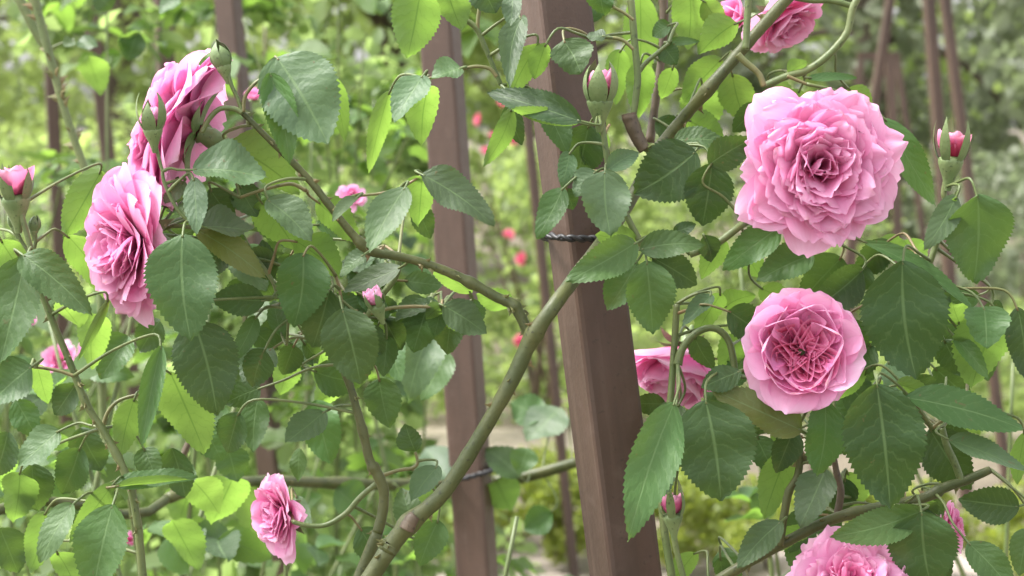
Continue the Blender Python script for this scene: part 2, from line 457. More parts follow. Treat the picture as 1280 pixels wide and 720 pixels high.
def bloom(parent, x, y, d, rpx, axis, style='dome', n=56, label=None, c_in=DEEP, c_mid=PINK, c_out=PALE, roll=0.0, flat=1.0, res=12, jag=0.8, wide=1.0):
    bloom_id[0] += 1
    rng = random.Random(77 + bloom_id[0] * 13)
    R = rpx / FPX * d
    # receptacle: an urn-shaped green hip with a small disc of stamens on top
    prof = [(0.035, -0.62), (0.05, -0.56), (0.11, -0.48), (0.13, -0.38), (0.10, -0.28), (0.13, -0.24), (0.08, -0.22), (0.001, -0.22)]
    V, F = lathe([(r * R, z * R) for r, z in prof])
    o = obj('bloom', mesh('bloom', V, F, M_CALYX), parent, P(x, y, d) - parent.location, label=label)
    place_axis(o, axis, roll)
    def petal(geo, az, colr, tiltv=0.0):
        Vp, Fp, UVp = geo
        p = obj('petal', mesh('petal', Vp, Fp, M_PETAL, UVp), o, (0, 0, 0), color=jit(rng, colr, 0.07))
        p.rotation_euler = (tiltv, rng.uniform(-0.06, 0.06), az)
        return p
    GA = 2.39996
    def heart(o, R, rng, nq, layers, rout, zb, zt, ci, cm, cmax=0.75):
        """quartered heart: nested folded petals standing on edge, looping outwards"""
        off = rng.uniform(0, 6.28)
        for q in range(nq):
            az = off + q * 2 * PI / nq + rng.uniform(-0.15, 0.15)
            for m in range(layers):
                f = (m + 0.6) / layers
                w = rout * math.tan(PI / nq) * 0.80 * f * rng.uniform(0.8, 1.1); ro = rout * lerp(0.50, 1.0, f) * rng.uniform(0.92, 1.06); ri = rout * lerp(0.12, 0.0, f)
                p1, p2, am = rng.uniform(0, 6.28), rng.uniform(0, 6.28), rout * rng.uniform(0.05, 0.10)
                top = lerp(zt * 0.75, zt, f) * rng.uniform(0.9, 1.08); lean = rng.uniform(0.0, 0.10) * R
                nu, nv = 21, 6; V, F, UV = [], [], []
                for jv in range(nv):
                    v = jv / (nv - 1)
                    for iu in range(nu):
                        u = -1 + 2 * iu / (nu - 1)
                        rho = ri + (ro - ri) * (1 - abs(u) ** 2.4) + am * 0.8 * math.sin(5.5 * u + p1) * v
                        tau = w * math.sin(u * PI / 2) * (0.55 + 0.45 * (rho / ro)) + am * math.sin(4.5 * u + p2) * v
                        ox, oy = math.cos(u * PI / 2), math.sin(u * PI / 2)
                        k = lean * v ** 3 - 0.05 * R * (1 - v)
                        z = zb + (top - zb) * v - 0.05 * R * (u ** 4) * v + 0.02 * R * math.sin(8 * u + p1) * v
                        V.append((tau + oy * k, rho + ox * k, z)); UV.append((iu / (nu - 1), 0.12 + 0.72 * v))
                for jv in range(nv - 1):
                    for iu in range(nu - 1):
                        a = jv * nu + iu; F.append((a, a + 1, a + 1 + nu, a + nu))
                p = obj('petal', mesh('petal', V, F, M_PETAL, UV), o, color=jit(rng, mixc(ci, cm, rng.uniform(0.05, cmax)), 0.08))
                p.rotation_euler = (rng.uniform(-.06, .06), rng.uniform(-.06, .06), az)
    if style in ('dome', 'reflex'):
        for k in range(n):
            t = (k + 0.5) / n
            t = min(1, max(0.02, t + rng.uniform(-0.08, 0.08)))
            L = R * (0.52 + 0.46 * t ** 0.7) * rng.uniform(0.84, 1.1)
            W = wide * R * lerp(0.40, 0.74, t ** 0.8) * rng.uniform(0.7, 1.25)
            a0 = R_(lerp(8, 66, t ** 0.8)); a1 = R_(lerp(14, 116 if style == 'dome' else 158, t ** 0.8) + jag * rng.uniform(-30, 26) + (max(0, 0.55 - t) * rng.uniform(-70, 110) if n > 100 else 0))
            g = petal_geo(L, W, a0, a1, 0.02 * R + 0.09 * R * t, (-0.10 - 0.10 * t) * R * flat, rng.uniform(-0.3, 0.6) * (1 - 0.5 * t), jag * rng.uniform(0.05, 0.125),
                          jag * rng.uniform(-0.5, 0.3) * (1 - t) + (rng.choice((-1.1, 0, 0.9)) * max(0, 0.6 - t) if n > 100 else 0), rng, pw=rng.uniform(0.9, 1.8), nu=res, nv=res, twist=rng.uniform(-0.4, 0.4))
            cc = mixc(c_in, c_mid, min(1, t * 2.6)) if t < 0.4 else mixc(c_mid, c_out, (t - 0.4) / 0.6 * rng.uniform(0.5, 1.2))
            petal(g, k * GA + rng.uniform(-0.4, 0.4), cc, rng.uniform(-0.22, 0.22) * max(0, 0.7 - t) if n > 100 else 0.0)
        heart(o, R, rng, 4, 1 if n > 100 else 2, (0.15 if n > 100 else 0.24) * R, -0.02 * R, 0.38 * R, c_in, c_mid)
    elif style == 'rosette':
        for k in range(11):                                   # broad rounded guard petals
            L = R * rng.uniform(0.98, 1.12); W = R * rng.uniform(1.1, 1.4)
            g = petal_geo(L, W, R_(58), R_(rng.uniform(70, 104)), 0.06 * R, -0.20 * R, rng.uniform(0.1, 0.4), rng.uniform(0.015, 0.04), 0, rng, pw=1.3, nu=res, nv=res)
            petal(g, k * GA, mixc(c_mid, c_out, 0.3 + 0.7 * rng.random()))
        for k in range(12):                                   # cupped ring
            L = R * rng.uniform(0.86, 1.0); W = R * rng.uniform(0.8, 1.05)
            g = petal_geo(L, W, R_(rng.uniform(72, 82)), R_(rng.uniform(-20, 30)), 0.08 * R, -0.16 * R, rng.uniform(0.4, 0.9), rng.uniform(0.015, 0.04), 0, rng, pw=1.6, nu=res, nv=res)
            petal(g, k * GA + 0.4, mixc(c_mid, c_out, 0.3 * rng.random()))
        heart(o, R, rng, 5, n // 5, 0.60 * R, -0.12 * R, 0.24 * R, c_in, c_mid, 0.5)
    elif style == 'bell':                                     # seen from outside: few big hanging petals
        for k in range(n):
            t = (k + 0.5) / n
            L = R * rng.uniform(0.9, 1.12); W = R * rng.uniform(1.0, 1.4)
            g = petal_geo(L, W, R_(lerp(14, 62, t)), R_(lerp(-8, 78, t) + rng.uniform(-14, 14)), 0.05 * R, -0.2 * R, rng.uniform(0.25, 0.6), rng.uniform(0.02, 0.06), 0, rng, pw=1.2, nu=res, nv=res)
            petal(g, k * GA + rng.uniform(-0.2, 0.2), mixc(c_mid, c_out, rng.uniform(0, 1) * (0.4 + 0.6 * t)))
    for k in range(5):
        Vs, Fs = sepal_geo(0.62 * R * rng.uniform(0.85, 1.1), 0.24 * R, R_(80), R_(rng.uniform(95, 150)), 0.09 * R, -0.22 * R, rng)
        s = obj('sepal', mesh('sepal', Vs, Fs, M_CALYX), o); s.rotation_euler = (0, 0, k * 2 * PI / 5 + 0.3)
    return o
def bud(parent, x, y, d, rpx, axis, label=None, open_=0.3, colr=DEEP, tips=1.0):
    bloom_id[0] += 1
    rng = random.Random(500 + bloom_id[0])
    R = rpx / FPX * d
    V, F = lathe([(0.17 * R, -2.3 * R), (0.24 * R, -1.95 * R), (0.42 * R, -1.45 * R), (0.60 * R, -1.05 * R), (0.70 * R, -0.75 * R), (0.68 * R, -0.52 * R), (0.4 * R, -0.4 * R), (0.001, -0.4 * R)])
    o = obj('bud', mesh('bud', V, F, M_CALYX), parent, P(x, y, d) - parent.location, label=label)
    place_axis(o, axis, rng.uniform(0, 6))
    for k in range(9 if open_ > 0.01 else 0):                 # furled petals wrapped round each other
        t = k / 8
        top = lerp(-62, -58 + 75 * open_, t)
        g = petal_geo(R * lerp(1.7, 2.0, t) * rng.uniform(0.94, 1.05), R * 1.7, R_(lerp(50, 62, t)), R_(top), 0.06 * R, -0.62 * R, 0.95, 0.025, 0, rng, notch=0.03, nu=9, nv=10)
        p = obj('petal', mesh('petal', g[0], g[1], M_PETAL, g[2]), o, color=jit(rng, mixc(colr, PINK, rng.uniform(0.0, 0.6)), 0.1)); p.rotation_euler = (0, 0, k * 2.4)
    for k in range(5):
        Vs, Fs = sepal_geo(R * rng.uniform(2.1, 3.0) * tips, R * (1.25 if open_ < 0.01 else 1.0 if open_ < 0.3 else 0.62), R_(30), R_(rng.uniform(-58, -40) + 34 * open_ - (18 if open_ < 0.01 else 0)), 0.64 * R, -0.72 * R, rng)
        s = obj('sepal', mesh('sepal', Vs, Fs, M_CALYX), o); s.rotation_euler = (0, 0, k * 2 * PI / 5)
    return o

# ------------------------------------------------------------------ setting
def sheet(name, x0, x1, y0, y1, z, mat, nx=2, ny=2, amp=0, seed=0):
    rng = random.Random(seed)
    V, F = [], []
    for j in range(ny):
        for i in range(nx):
            V.append((lerp(x0, x1, i / (nx - 1)), lerp(y0, y1, j / (ny - 1)) + (rng.uniform(-amp, amp) if j in (0, ny - 1) else 0), z))
    for j in range(ny - 1):
        for i in range(nx - 1):
            q = j * nx + i; F.append((q, q + 1, q + 1 + nx, q + nx))
    o = obj(name, mesh(name, V, F, mat, smooth=False)); o['kind'] = 'structure'; return o
sheet('ground', -300, 300, -300, 300, 0, M_SOIL)
sheet('gravel_path', -14, 14, 4.6, 6.35, 0.004, M_PATH, 60, 2, 0.05, 1)
sheet('garden_path', -14, 14, 8.35, 8.95, 0.004, M_EARTH, 60, 2, 0.06, 2)

def box_verts(c, ax, ay, az):
    return [c + ax * sx + ay * sy + az * sz for sz in (-1, 1) for sy in (-1, 1) for sx in (-1, 1)]
def post(label, x0, y0, x1, y1, d, side, rot, ztop=2.35, group=None, d2=None):
    """square steel post through two photo points, from the soil up"""
    a, b = P(x0, y0, d), P(x1, y1, d2 or d)
    if a.z < b.z: a, b = b, a
    ax = (a - b).normalized()
    g = b - ax * (b.z / ax.z); t = b + ax * ((ztop - b.z) / ax.z)
    r = thing('trellis_post', label, 'post', g, group)
    xa = (RT - ax * RT.dot(ax)).normalized(); ya = ax.cross(xa)
    q = Matrix((xa, ya, ax)).transposed().to_quaternion() @ Quaternion((0, 0, 1), R_(rot))
    L = (t - g).length; h = side / 2; bv = side * 0.09
    def prism(h, bv, z0, z1):
        c = [(h, h - bv), (h - bv * 0.3, h - bv * 0.3), (h - bv, h)]
        ring = []
        for k in range(4):
            an = k * PI / 2
            for (x, y) in c: ring.append((x * math.cos(an) - y * math.sin(an), x * math.sin(an) + y * math.cos(an)))
        zs = [z0, *np.linspace(z0, z1, 8)[1:-1], z1]
        V = [(x, y, z) for z in zs for x, y in ring]; n = len(ring); F = []
        for i in range(len(zs) - 1):
            for k in range(n): F.append((i * n + k, i * n + (k + 1) % n, (i + 1) * n + (k + 1) % n, (i + 1) * n + k))
        F += [tuple(range(n))[::-1], tuple(range(len(V) - n, len(V)))]
        return V, F
    for nm, args in (('shaft', (h, bv, -0.02, L)), ('end_cap', (h * 1.06, bv, L + 0.0005, L + 0.006)), ('foot_plate', (h * 2.2, bv, -0.012, 0.006))):
        V, F = prism(*args)
        o = obj(nm, mesh(nm, V, F, M_POST, smooth=False), r); o.rotation_euler = q.to_euler()
    return r
POSTS = {}
POSTS['front'] = post('thick brown steel post closest to the camera, leaning, with a black tie round it', 693, 0, 782, 720, 1.09, 0.0325, 23)
POSTS['second'] = post('brown steel post left of and behind the thick tied post, crossed by the forked cane', 550, 40, 597, 720, 1.86, 0.0335, -16)
post('blurred brown post behind the upper left rose bud, second nearest on the left side', 285, 0, 348, 690, 3.0, 0.034, -20)
post('dark brown post rising straight above the ragged upper left rose', 204, 0, 216, 300, 3.9, 0.034, 20)
post('blurred brown post between the thorny stem and the ragged upper left rose', 112, 0, 136, 205, 4.7, 0.034, 15)
post('blurred brown post crossed by the thorny green stem, furthest left', 60, 0, 74, 310, 5.0, 0.034, 18)
post('thin pinkish brown post behind the gap between the two big brown posts', 656, 120, 692, 470, 4.4, 0.02, 18)
post('thin far brown rod leaning left in front of the low trellis frame', 1113, 0, 1092, 130, 7.6, 0.034, 10, 2.6)
post('broad far brown post just left of the red bud at the right', 1161, 0, 1174, 175, 7.2, 0.04, 15, 2.6)
post('slim far brown post leaning right behind the red bud at the right', 1181, 0, 1212, 240, 7.0, 0.034, 15, 2.6)
# low trellis frame far right: a cross bar on three legs
g0 = P(1100, 120, 9.5); g0.z = 0
tf = thing('low_trellis', 'small far trellis frame with a top bar on leaning legs, above the biggest rose', 'trellis', g0)
def bar(parent, name, a, b, r, mat=M_POST, sides=4):
    V, F = tube_geo([(a - parent.location, r), (b - parent.location, r)], sides)
    return obj(name, mesh(name, V, F, mat, smooth=False), parent)
def down(a, b):
    t = (b - a).normalized(); return a + t * (a.z / -t.z)
ta, tb, tc_ = P(1076, 74, 9.5), P(1112, 74, 9.4), P(1121, 74, 9.9)
bar(tf, 'top_bar', P(1072, 70, 9.5), P(1124, 70, 9.5), 0.026)
bar(tf, 'leg', ta, down(ta, P(1073, 160, 9.5)), 0.02)
bar(tf, 'leg', tb, down(tb, P(1116, 160, 9.4)), 0.03)
bar(tf, 'leg', tc_, down(tc_, P(1134, 160, 9.9)), 0.022)

# ------------------------------------------------------------------ background greenery
def leaf_cloud(points, size, rng, nrm_up=0.5, folded=True):
    """many small leaf blades as one mesh"""
    V, F = [], []
    for (p, s) in points:
        n = Vector((rng.gauss(0, 1), rng.gauss(0, 1), rng.gauss(0, 1) + nrm_up * 2)).normalized()
        u = n.orthogonal().normalized(); u.rotate(Quaternion(n, rng.uniform(0, 6.28))); v = n.cross(u)
        L = size * s; W = L * rng.uniform(0.5, 0.7); k = len(V)
        V += [p, p + u * L * 0.35 + v * W * 0.5 + n * W * 0.12, p + u * L * 0.42, p + u * L * 0.35 - v * W * 0.5 + n * W * 0.12,
              p + u * L * 0.75 + v * W * 0.36 + n * W * 0.05, p + u * L * 0.75 - v * W * 0.36 + n * W * 0.05, p + u * L - n * L * 0.1]
        F += [(k, k + 2, k + 1), (k, k + 3, k + 2), (k + 1, k + 2, k + 4), (k + 2, k + 3, k + 5), (k + 2, k + 6, k + 4), (k + 2, k + 5, k + 6)]
    return V, F
SHARED = []
for i in range(8):
    rg = random.Random(i)
    V, F, UV = leaf_geo(1.0, rg.uniform(0.62, 0.8), rg, teeth=8, fold=rg.uniform(0.05, 0.3), curl=rg.uniform(0, 0.3), wave=0.06, bend=rg.uniform(-.08, .08), cols=3)
    SHARED.append(mesh('bush_leaf', V, F, M_LEAFY if i % 2 else M_LEAF, UV))
def rose_bush(label, x, y, rad, h, canes, leaves, lsize, seed, hue='m', group=None, blooms=(), zlow=0.15, lean=(0, 0), cap=300, name='rose_bush', cat='rose bush'):
    rng = random.Random(seed)
    root = thing(name, label, cat, (x, y, 0), group)
    spots = []
    for c in range(canes):
        an = rng.uniform(0, 6.28); rr = rad * math.sqrt(rng.random())
        top = Vector((math.cos(an) * rr + lean[0], math.sin(an) * rr * 0.8 + lean[1], h * rng.uniform(0.65, 1.05)))
        p0 = Vector((rng.uniform(-.12, .12) * rad, rng.uniform(-.12, .12) * rad, 0)); m1 = p0.lerp(top, 0.5) + Vector((rng.gauss(0, .35), rng.gauss(0, .35), 0.1 * h)) * rad
        pts = smooth_path([(p0, 0.005), (m1, 0.0032), (top, 0.0015)], 8)
        V, F = tube_geo(pts, 6)
        obj('cane', mesh('cane', V, F, M_STEM), root)
        spots.append(pts)
    L = []
    while len(L) < leaves:
        pts = rng.choice(spots); i = rng.randrange(int(len(pts) * zlow), len(pts) - 1)
        p = pts[i][0]
        d = Vector((rng.gauss(0, 1), rng.gauss(0, 1), rng.uniform(-0.3, 0.7))).normalized()
        ln = rng.uniform(0.06, 0.13) * lsize / 0.05
        n = rng.choice((5, 5, 7)); side = d.cross(Vector((0, 0, 1))).normalized()
        for q in range(n):
            pair = q // 2; along = 0.45 + 0.27 * pair if q < n - 1 else 1.0
            sg = 0 if q == n - 1 else (1 if q % 2 else -1)
            base = p + d * ln * along + Vector((0, 0, -0.25 * ln * along ** 2))
            dirv = (d * (0.5 if sg else 1) + side * sg * 0.9 + Vector((rng.gauss(0, .2), rng.gauss(0, .2), rng.uniform(-0.75, 0.1)))).normalized()
            L.append((base, dirv, lsize * rng.uniform(0.7, 1.2)))
    cp = CAM - Vector((x, y, 0))
    L.sort(key=lambda q: (q[0] - cp).length)
    for base, dirv, s in L[:cap]:
        o = obj('leaf', rng.choice(SHARED), root, base, color=jit(rng, LC[hue if rng.random() < 0.75 else rng.choice('dml')], 0.22))
        n = Vector((rng.gauss(0, .45), rng.gauss(0, .45), 1)); n = (n - dirv * n.dot(dirv)).normalized()
        sx = dirv.cross(n)
        M = Matrix((sx, dirv, n)).transposed()
        o.rotation_euler = M.to_euler(); o.scale = (s, s, s)
    rest = [(b, s / lsize) for b, _, s in L[cap:]]
    if rest:
        V, F = leaf_cloud(rest, lsize, rng)
        obj('foliage', mesh('foliage', V, F, M_FOL), root, kind='stuff')
    for (bx_, by_, bd, br, colr) in blooms:
        small_bloom(root, bx_, by_, bd, br, colr, rng)
    return root
def small_bloom(root, x, y, d, rpx, colr, rng, label=None):
    R = rpx / FPX * d
    V, F = lathe([(0.1 * R, -0.9 * R), (0.3 * R, -0.5 * R), (0.2 * R, -0.3 * R)], 6)
    o = obj('bloom', mesh('bloom', V, F, M_CALYX), root, P(x, y, d) - root.location, label=label)
    place_axis(o, (rng.uniform(-.6, .6), rng.uniform(0, .8), rng.uniform(.3, 1)))
    n = 14
    for k in range(n):
        t = (k + 0.5) / n
        g = petal_geo(R * lerp(0.7, 1.05, t), R * lerp(0.7, 1.1, t), R_(lerp(5, 60, t)), R_(lerp(-10, 85, t)), 0.05 * R, -0.3 * R, 0.5, 0.05, 0, rng, nu=5, nv=5)
        p = obj('petal', mesh('petal', g[0], g[1], M_PETAL, g[2]), o, color=jit(rng, colr, 0.12)); p.rotation_euler = (0, 0, k * 2.4)
    return o
def tree(name, label, x, y, h, cr, n, lsize, mat, seed, cz=0.62, squash=1.0, clumps=40, group=None, trunk_r=0.14):
    rng = random.Random(seed)
    root = thing(name, label, 'tree', (x, y, 0), group)
    V, F = tube_geo(smooth_path([(Vector((0, 0, -0.05)), trunk_r * 1.3), (Vector((rng.gauss(0, .1), 0, h * 0.3)), trunk_r), (Vector((rng.gauss(0, .15), rng.gauss(0, .15), h * 0.65)), trunk_r * 0.6), (Vector((0, 0, h * 0.95)), trunk_r * 0.12)], 6), 10, rng, 0.06)
    tr = obj('trunk', mesh('trunk', V, F, M_TRUNK), root)
    pts = []; cc = Vector((0, 0, h * cz)); hh = h * (1 - cz) * squash
    cl = []
    for _ in range(clumps):
        dv = Vector((rng.gauss(0, 1), rng.gauss(0, 1), rng.gauss(0, 1))).normalized() * rng.random() ** 0.4
        cl.append((cc + Vector((dv.x * cr, dv.y * cr, dv.z * hh)), cr * rng.uniform(0.14, 0.34)))
    for k in range(min(14, clumps)):
        c = cl[k][0]; s = Vector((0, 0, max(0.25 * h, min(c.z * 0.75, h * 0.8))))
        V, F = tube_geo(smooth_path([(s, trunk_r * 0.4), (s.lerp(c, 0.5) + Vector((0, 0, 0.1 * cr)), trunk_r * 0.22), (c, trunk_r * 0.06)], 4), 6)
        obj('limb', mesh('limb', V, F, M_TRUNK), root)
    for _ in range(n):
        c, r = rng.choice(cl)
        dv = Vector((rng.gauss(0, 1), rng.gauss(0, 1), rng.gauss(0, 0.7))).normalized() * r * rng.random() ** 0.45
        pts.append((c + dv, rng.uniform(0.6, 1.3)))
    V, F = leaf_cloud(pts, lsize, rng, 0.25)
    obj('crown', mesh('crown', V, F, mat), root)
    return root
def shrub(label, x, y, rx, ry, h, n, lsize, mat, seed, group=None, name='shrub', blooms=(), cat='shrub'):
    rng = random.Random(seed)
    root = thing(name, label, cat, (x, y, 0), group)
    for c in range(7):
        top = Vector((rng.uniform(-.7, .7) * rx, rng.uniform(-.7, .7) * ry, h * rng.uniform(.6, .95)))
        V, F = tube_geo(smooth_path([(Vector((rng.uniform(-.2, .2) * rx, 0, 0)), 0.012), (top * 0.5 + Vector((0, 0, .1 * h)), 0.008), (top, 0.003)], 4), 5)
        obj('branch', mesh('branch', V, F, M_BARK), root)
    pts = []
    cl = [(Vector((rng.uniform(-1, 1) * rx, rng.uniform(-1, 1) * ry, h * rng.uniform(0.15, 0.92))), rng.uniform(.12, .26) * min(h, rx) * 1.3) for _ in range(int(26 + 8 * rx))]
    for _ in range(n):
        c, r = rng.choice(cl)
        dv = Vector((rng.gauss(0, 1), rng.gauss(0, 1), rng.gauss(0, 1))).normalized() * r * rng.random() ** 0.45
        p = c + dv; p.z = max(0.02, p.z); pts.append((p, rng.uniform(0.6, 1.3)))
    V, F = leaf_cloud(pts, lsize, rng, 0.4)
    obj('foliage', mesh('foliage', V, F, mat), root)
    for b in blooms: small_bloom(root, *b, rng)
    return root

# low box hedges along the path
def box_hedge(label, x0, x1, y, wy, h, n, seed, rot=0):
    rng = random.Random(seed)
    root = thing('box_hedge', label, 'hedge', ((x0 + x1) / 2, y, 0)); root.rotation_euler = (0, 0, R_(rot))
    lx = (x1 - x0) / 2
    for k in range(int(lx * 10)):
        xx = rng.uniform(-lx, lx); V, F = tube_geo([(Vector((xx, rng.uniform(-.5, .5) * wy, 0)), .008), (Vector((xx + rng.uniform(-.1, .1), rng.uniform(-.7, .7) * wy, h * .85)), .003)], 5)
        if k < 24: obj('branch', mesh('branch', V, F, M_BARK), root)
    cl = []
    for k in range(int(lx * 2 * 34)):
        cl.append((Vector((rng.uniform(-lx, lx), rng.uniform(-.75, .75) * wy, h * rng.uniform(.22, 0.86))), rng.uniform(.05, .10)))
    pts = []
    for _ in range(n):
        c, r = rng.choice(cl); dv = Vector((rng.gauss(0, 1), rng.gauss(0, 1), rng.gauss(0, 1))).normalized() * r * rng.random() ** .4
        p = c + dv; p.z = max(.03, p.z); pts.append((p, rng.uniform(.7, 1.3)))
    V, F = leaf_cloud(pts, 0.024, rng, 0.5)
    obj('foliage', mesh('foliage', V, F, M_BOX), root)
box_hedge('low clipped yellow green box hedge beside the pale gravel path, seen low between the posts', -1.5, 2.9, 6.05, 0.30, 0.36, 46000, 5, -19)

# far trees closing the view
T = [
 ('pine_tree', 'tall grey green pine behind the biggest rose, right of centre', 3.0, 15.5, 8.5, 2.3, 15000, 0.16, M_PINE, 11, 0.45),
 ('pine_tree', 'pale grey green pine at the far right edge', 5.6, 17.0, 9.0, 2.4, 15000, 0.16, M_PINE, 12, 0.45),
 ('pine_tree', 'dark pine showing between the far brown rods', 4.2, 13.2, 6.5, 1.4, 9000, 0.13, M_PINE, 13, 0.42),
 ('broadleaf_tree', 'light olive leafy tree behind the posts at upper left', -3.6, 17.0, 8.5, 2.8, 15000, 0.15, M_DECID, 14, 0.5),
 ('broadleaf_tree', 'airy pale green tree behind the curled leaf left of the second post', -1.2, 19.0, 9.0, 2.6, 13000, 0.15, M_DECID, 15, 0.5),
 ('broadleaf_tree', 'pale tree seen between the two big brown posts', 0.6, 18.0, 8.0, 2.1, 11000, 0.15, M_DECID, 16, 0.48),
 ('broadleaf_tree', 'leafy tree at the left edge behind the thorny stem', -6.4, 16.0, 8.0, 2.4, 12000, 0.15, M_DECID, 17, 0.5),
]
for t in T: tree(t[0], t[1], *t[2:6], int(t[6] * 0.45), *t[7:10], cz=t[10], squash=0.95, clumps=60)
rng0 = random.Random(3)
pts = []
for _ in range(7000):
    an = rng0.uniform(-0.45, 0.45); dd = rng0.uniform(27, 33)
    pts.append((Vector((math.sin(an) * dd, math.cos(an) * dd, rng0.random() ** 0.8 * (6.2 + 1.2 * math.sin(an * 25)))), rng0.uniform(.6, 1.4)))
V, F = leaf_cloud(pts, 0.42, rng0, 0.2)
wd = obj('woodland', mesh('woodland', V, F, M_DECID), kind='stuff'); wd['label'] = 'distant pale green woodland closing the garden'; wd['category'] = 'woodland'

RED = (0.75, 0.04, 0.11)
rgc = random.Random(31); pts = []
for _ in range(15000):
    y = rgc.uniform(9.0, 14.0); x = rgc.uniform(-0.36, 0.36) * y
    pts.append((Vector((x, y, rgc.random() * (0.18 + 0.22 * (0.5 + 0.5 * math.sin(x * 2.3 + y * 1.7))))), rgc.uniform(.6, 1.3)))
V, F = leaf_cloud(pts, 0.07, rgc, 0.6)
gc = obj('ground_cover', mesh('ground_cover', V, F, M_DECID), kind='stuff'); gc['label'] = 'low green ground cover beyond the pale earth path'; gc['category'] = 'plants'
S = [
 ('leafy rose shrub with red blooms between the two big brown posts', 0.15, 9.0, 0.8, 0.5, 1.35, 3600, 0.055, M_DECID, 21, [(618, 172, 7.8, 10, RED), (598, 150, 7.8, 9, RED), (640, 174, 7.8, 10, RED), (607, 190, 7.8, 8, RED), (652, 324, 7.8, 10, RED), (636, 294, 7.8, 9, RED), (649, 427, 7.8, 10, RED), (628, 130, 7.8, 8, RED)]),
 ('pale bushy shrub low behind the gravel path left of the second post', -1.3, 10.5, 0.9, 0.6, 1.2, 4000, 0.06, M_DECID, 22, []),
 ('light green bush under the posts at the left edge', -1.75, 6.2, 0.75, 0.5, 1.42, 4200, 0.055, M_DECID, 23, []),
 ('dense dark green shrub behind the red bud at right', 2.9, 11.2, 0.9, 0.6, 1.25, 4200, 0.06, M_PINE, 24, []),
 ('mixed green shrub behind the biggest rose', 1.5, 11.5, 0.9, 0.6, 1.1, 4000, 0.06, M_DECID, 25, []),
 ('small bush beyond the hedge at the lower right edge', 2.5, 8.6, 0.5, 0.4, 0.6, 2200, 0.05, M_DECID, 26, []),
 ('tall fresh green bush behind the rose bushes left of the second post', -0.62, 4.7, 0.42, 0.4, 2.05, 5200, 0.05, M_FOL, 28, []),
 ('wide fresh green bush low behind the left rose cane', -1.15, 5.3, 0.75, 0.45, 1.3, 6500, 0.05, M_FOL, 29, []),
 ('leafy bush behind the level cane at lower left', -0.55, 4.0, 0.5, 0.35, 0.95, 4500, 0.046, M_FOL, 30, []),
 ('round shrub far behind the curled leaf', -2.6, 11.8, 1.0, 0.6, 1.5, 4400, 0.06, M_DECID, 27, []),
]
for s in S: shrub(s[0], *s[1:10], blooms=s[10])

# nearer rose bushes behind the sharp branches
rose_bush('fresh green rose bush filling the lower left behind the sharp leaves', -0.42, 2.05, 0.34, 1.32, 8, 820, 0.048, 101, 'm', lean=(0.02, 0))
rose_bush('light green rose bush behind the tall post and curled leaf at upper left', -0.30, 2.75, 0.42, 1.85, 8, 820, 0.05, 102, 'y')
rose_bush('low rose bush around the base of the second brown post', -0.22, 2.3, 0.22, 1.0, 8, 260, 0.05, 103, 'l')
rose_bush('rose bush behind the left cane with the opening bud', -0.85, 3.0, 0.42, 1.45, 6, 560, 0.05, 104, 'y')
rose_bush('shady rose bush close behind the left cane and the small side-on rose', -0.40, 1.46, 0.24, 1.30, 9, 300, 0.038, 108, 'm')
rose_bush('small leafy rose bush close behind the thin cane left of the trunk', -0.12, 1.32, 0.13, 1.27, 7, 130, 0.036, 109, 'm', zlow=0.5)
rose_bush('rose bush standing behind the quartered pink rose at right', 0.36, 1.75, 0.2, 1.28, 8, 330, 0.045, 105, 'm')

rose_bush('tall airy bright green rose bush left of the second brown post, furthest rose bush', -0.48, 3.7, 0.40, 2.15, 6, 2400, 0.052, 106, 'y')
rose_bush('bright rose bush between the curled leaf and the second brown post', -0.27, 2.9, 0.17, 1.75, 5, 460, 0.05, 107, 'y')

# ------------------------------------------------------------------ the sharp roses
def climbing(label, x, d):
    g = P(x, 900, d); g.z = 0
    return thing('climbing_rose', label, 'climbing rose', g)
rg = random.Random(9)
PATHS, BASES = {}, []
A = climbing('pink climbing rose with a thick forked cane tied to the front brown post', 430, 1.0)
D0 = 1.0
def cane(parent, pts, d, mat=M_CANE, name='cane', nodes=(), pr=0, ps=0.006, lump=0.05, ground=False):
    q = px(pts, d)
    if ground:
        p, r = q[0]; t = (p - q[1][0]).normalized()
        m = p + t * 0.25; g = m.copy(); g.z = 0
        q = [(g, r * 1.3), (m, r * 1.15)] + q
    o, path = tube(name, parent, q, mat, rg, lump=lump, nodes=nodes)
    PATHS.setdefault(parent.name, []).extend(p for p, r in path)
    if pr: prickles(o, path, rg, pr, ps)
    return o
# main forked cane
cane(A, [(458, 730, 12.0), (485, 688, 12.0), (512, 654, 11.6), (555, 615, 9.9), (600, 545, 9.9), (640, 475, 9.9), (664, 424, 10.8), (692, 383, 9.5), (722, 343, 9.5, 1.02), (762, 290, 9.0, 1.06), (795, 238, 8.6, 1.08),
         (822, 188, 8.2, 1.09), (852, 150, 7.7, 1.09), (888, 108, 7.7, 1.08), (925, 65, 7.7, 1.08), (960, 25, 7.7, 1.08), (995, -14, 7.7, 1.08)], 1.0, nodes=((0.22, 0.3), (0.45, 0.25), (0.82, 0.3)), pr=30, ps=0.005, ground=True)
cane(A, [(508, 662, 10), (514, 650, 9), (519, 644, 7)], 0.995, M_BARK, 'pruned_stub')
# left fork
cane(A, [(664, 424, 7.7), (652, 398, 6.9), (641, 381, 7.3), (622, 372, 6.5), (595, 357, 6.5), (560, 340, 6.0), (520, 326, 5.6), (490, 319, 5.6), (462, 313, 6.5), (440, 292, 5.2), (415, 261, 4.8), (390, 229, 4.6), (365, 202, 4.3), (340, 178, 4.0), (318, 156, 3.6), (303, 141, 3.6)], 1.005,
     nodes=((0.12, 0.3), (0.28, 0.3), (0.56, 0.35)), pr=34, ps=0.0045)
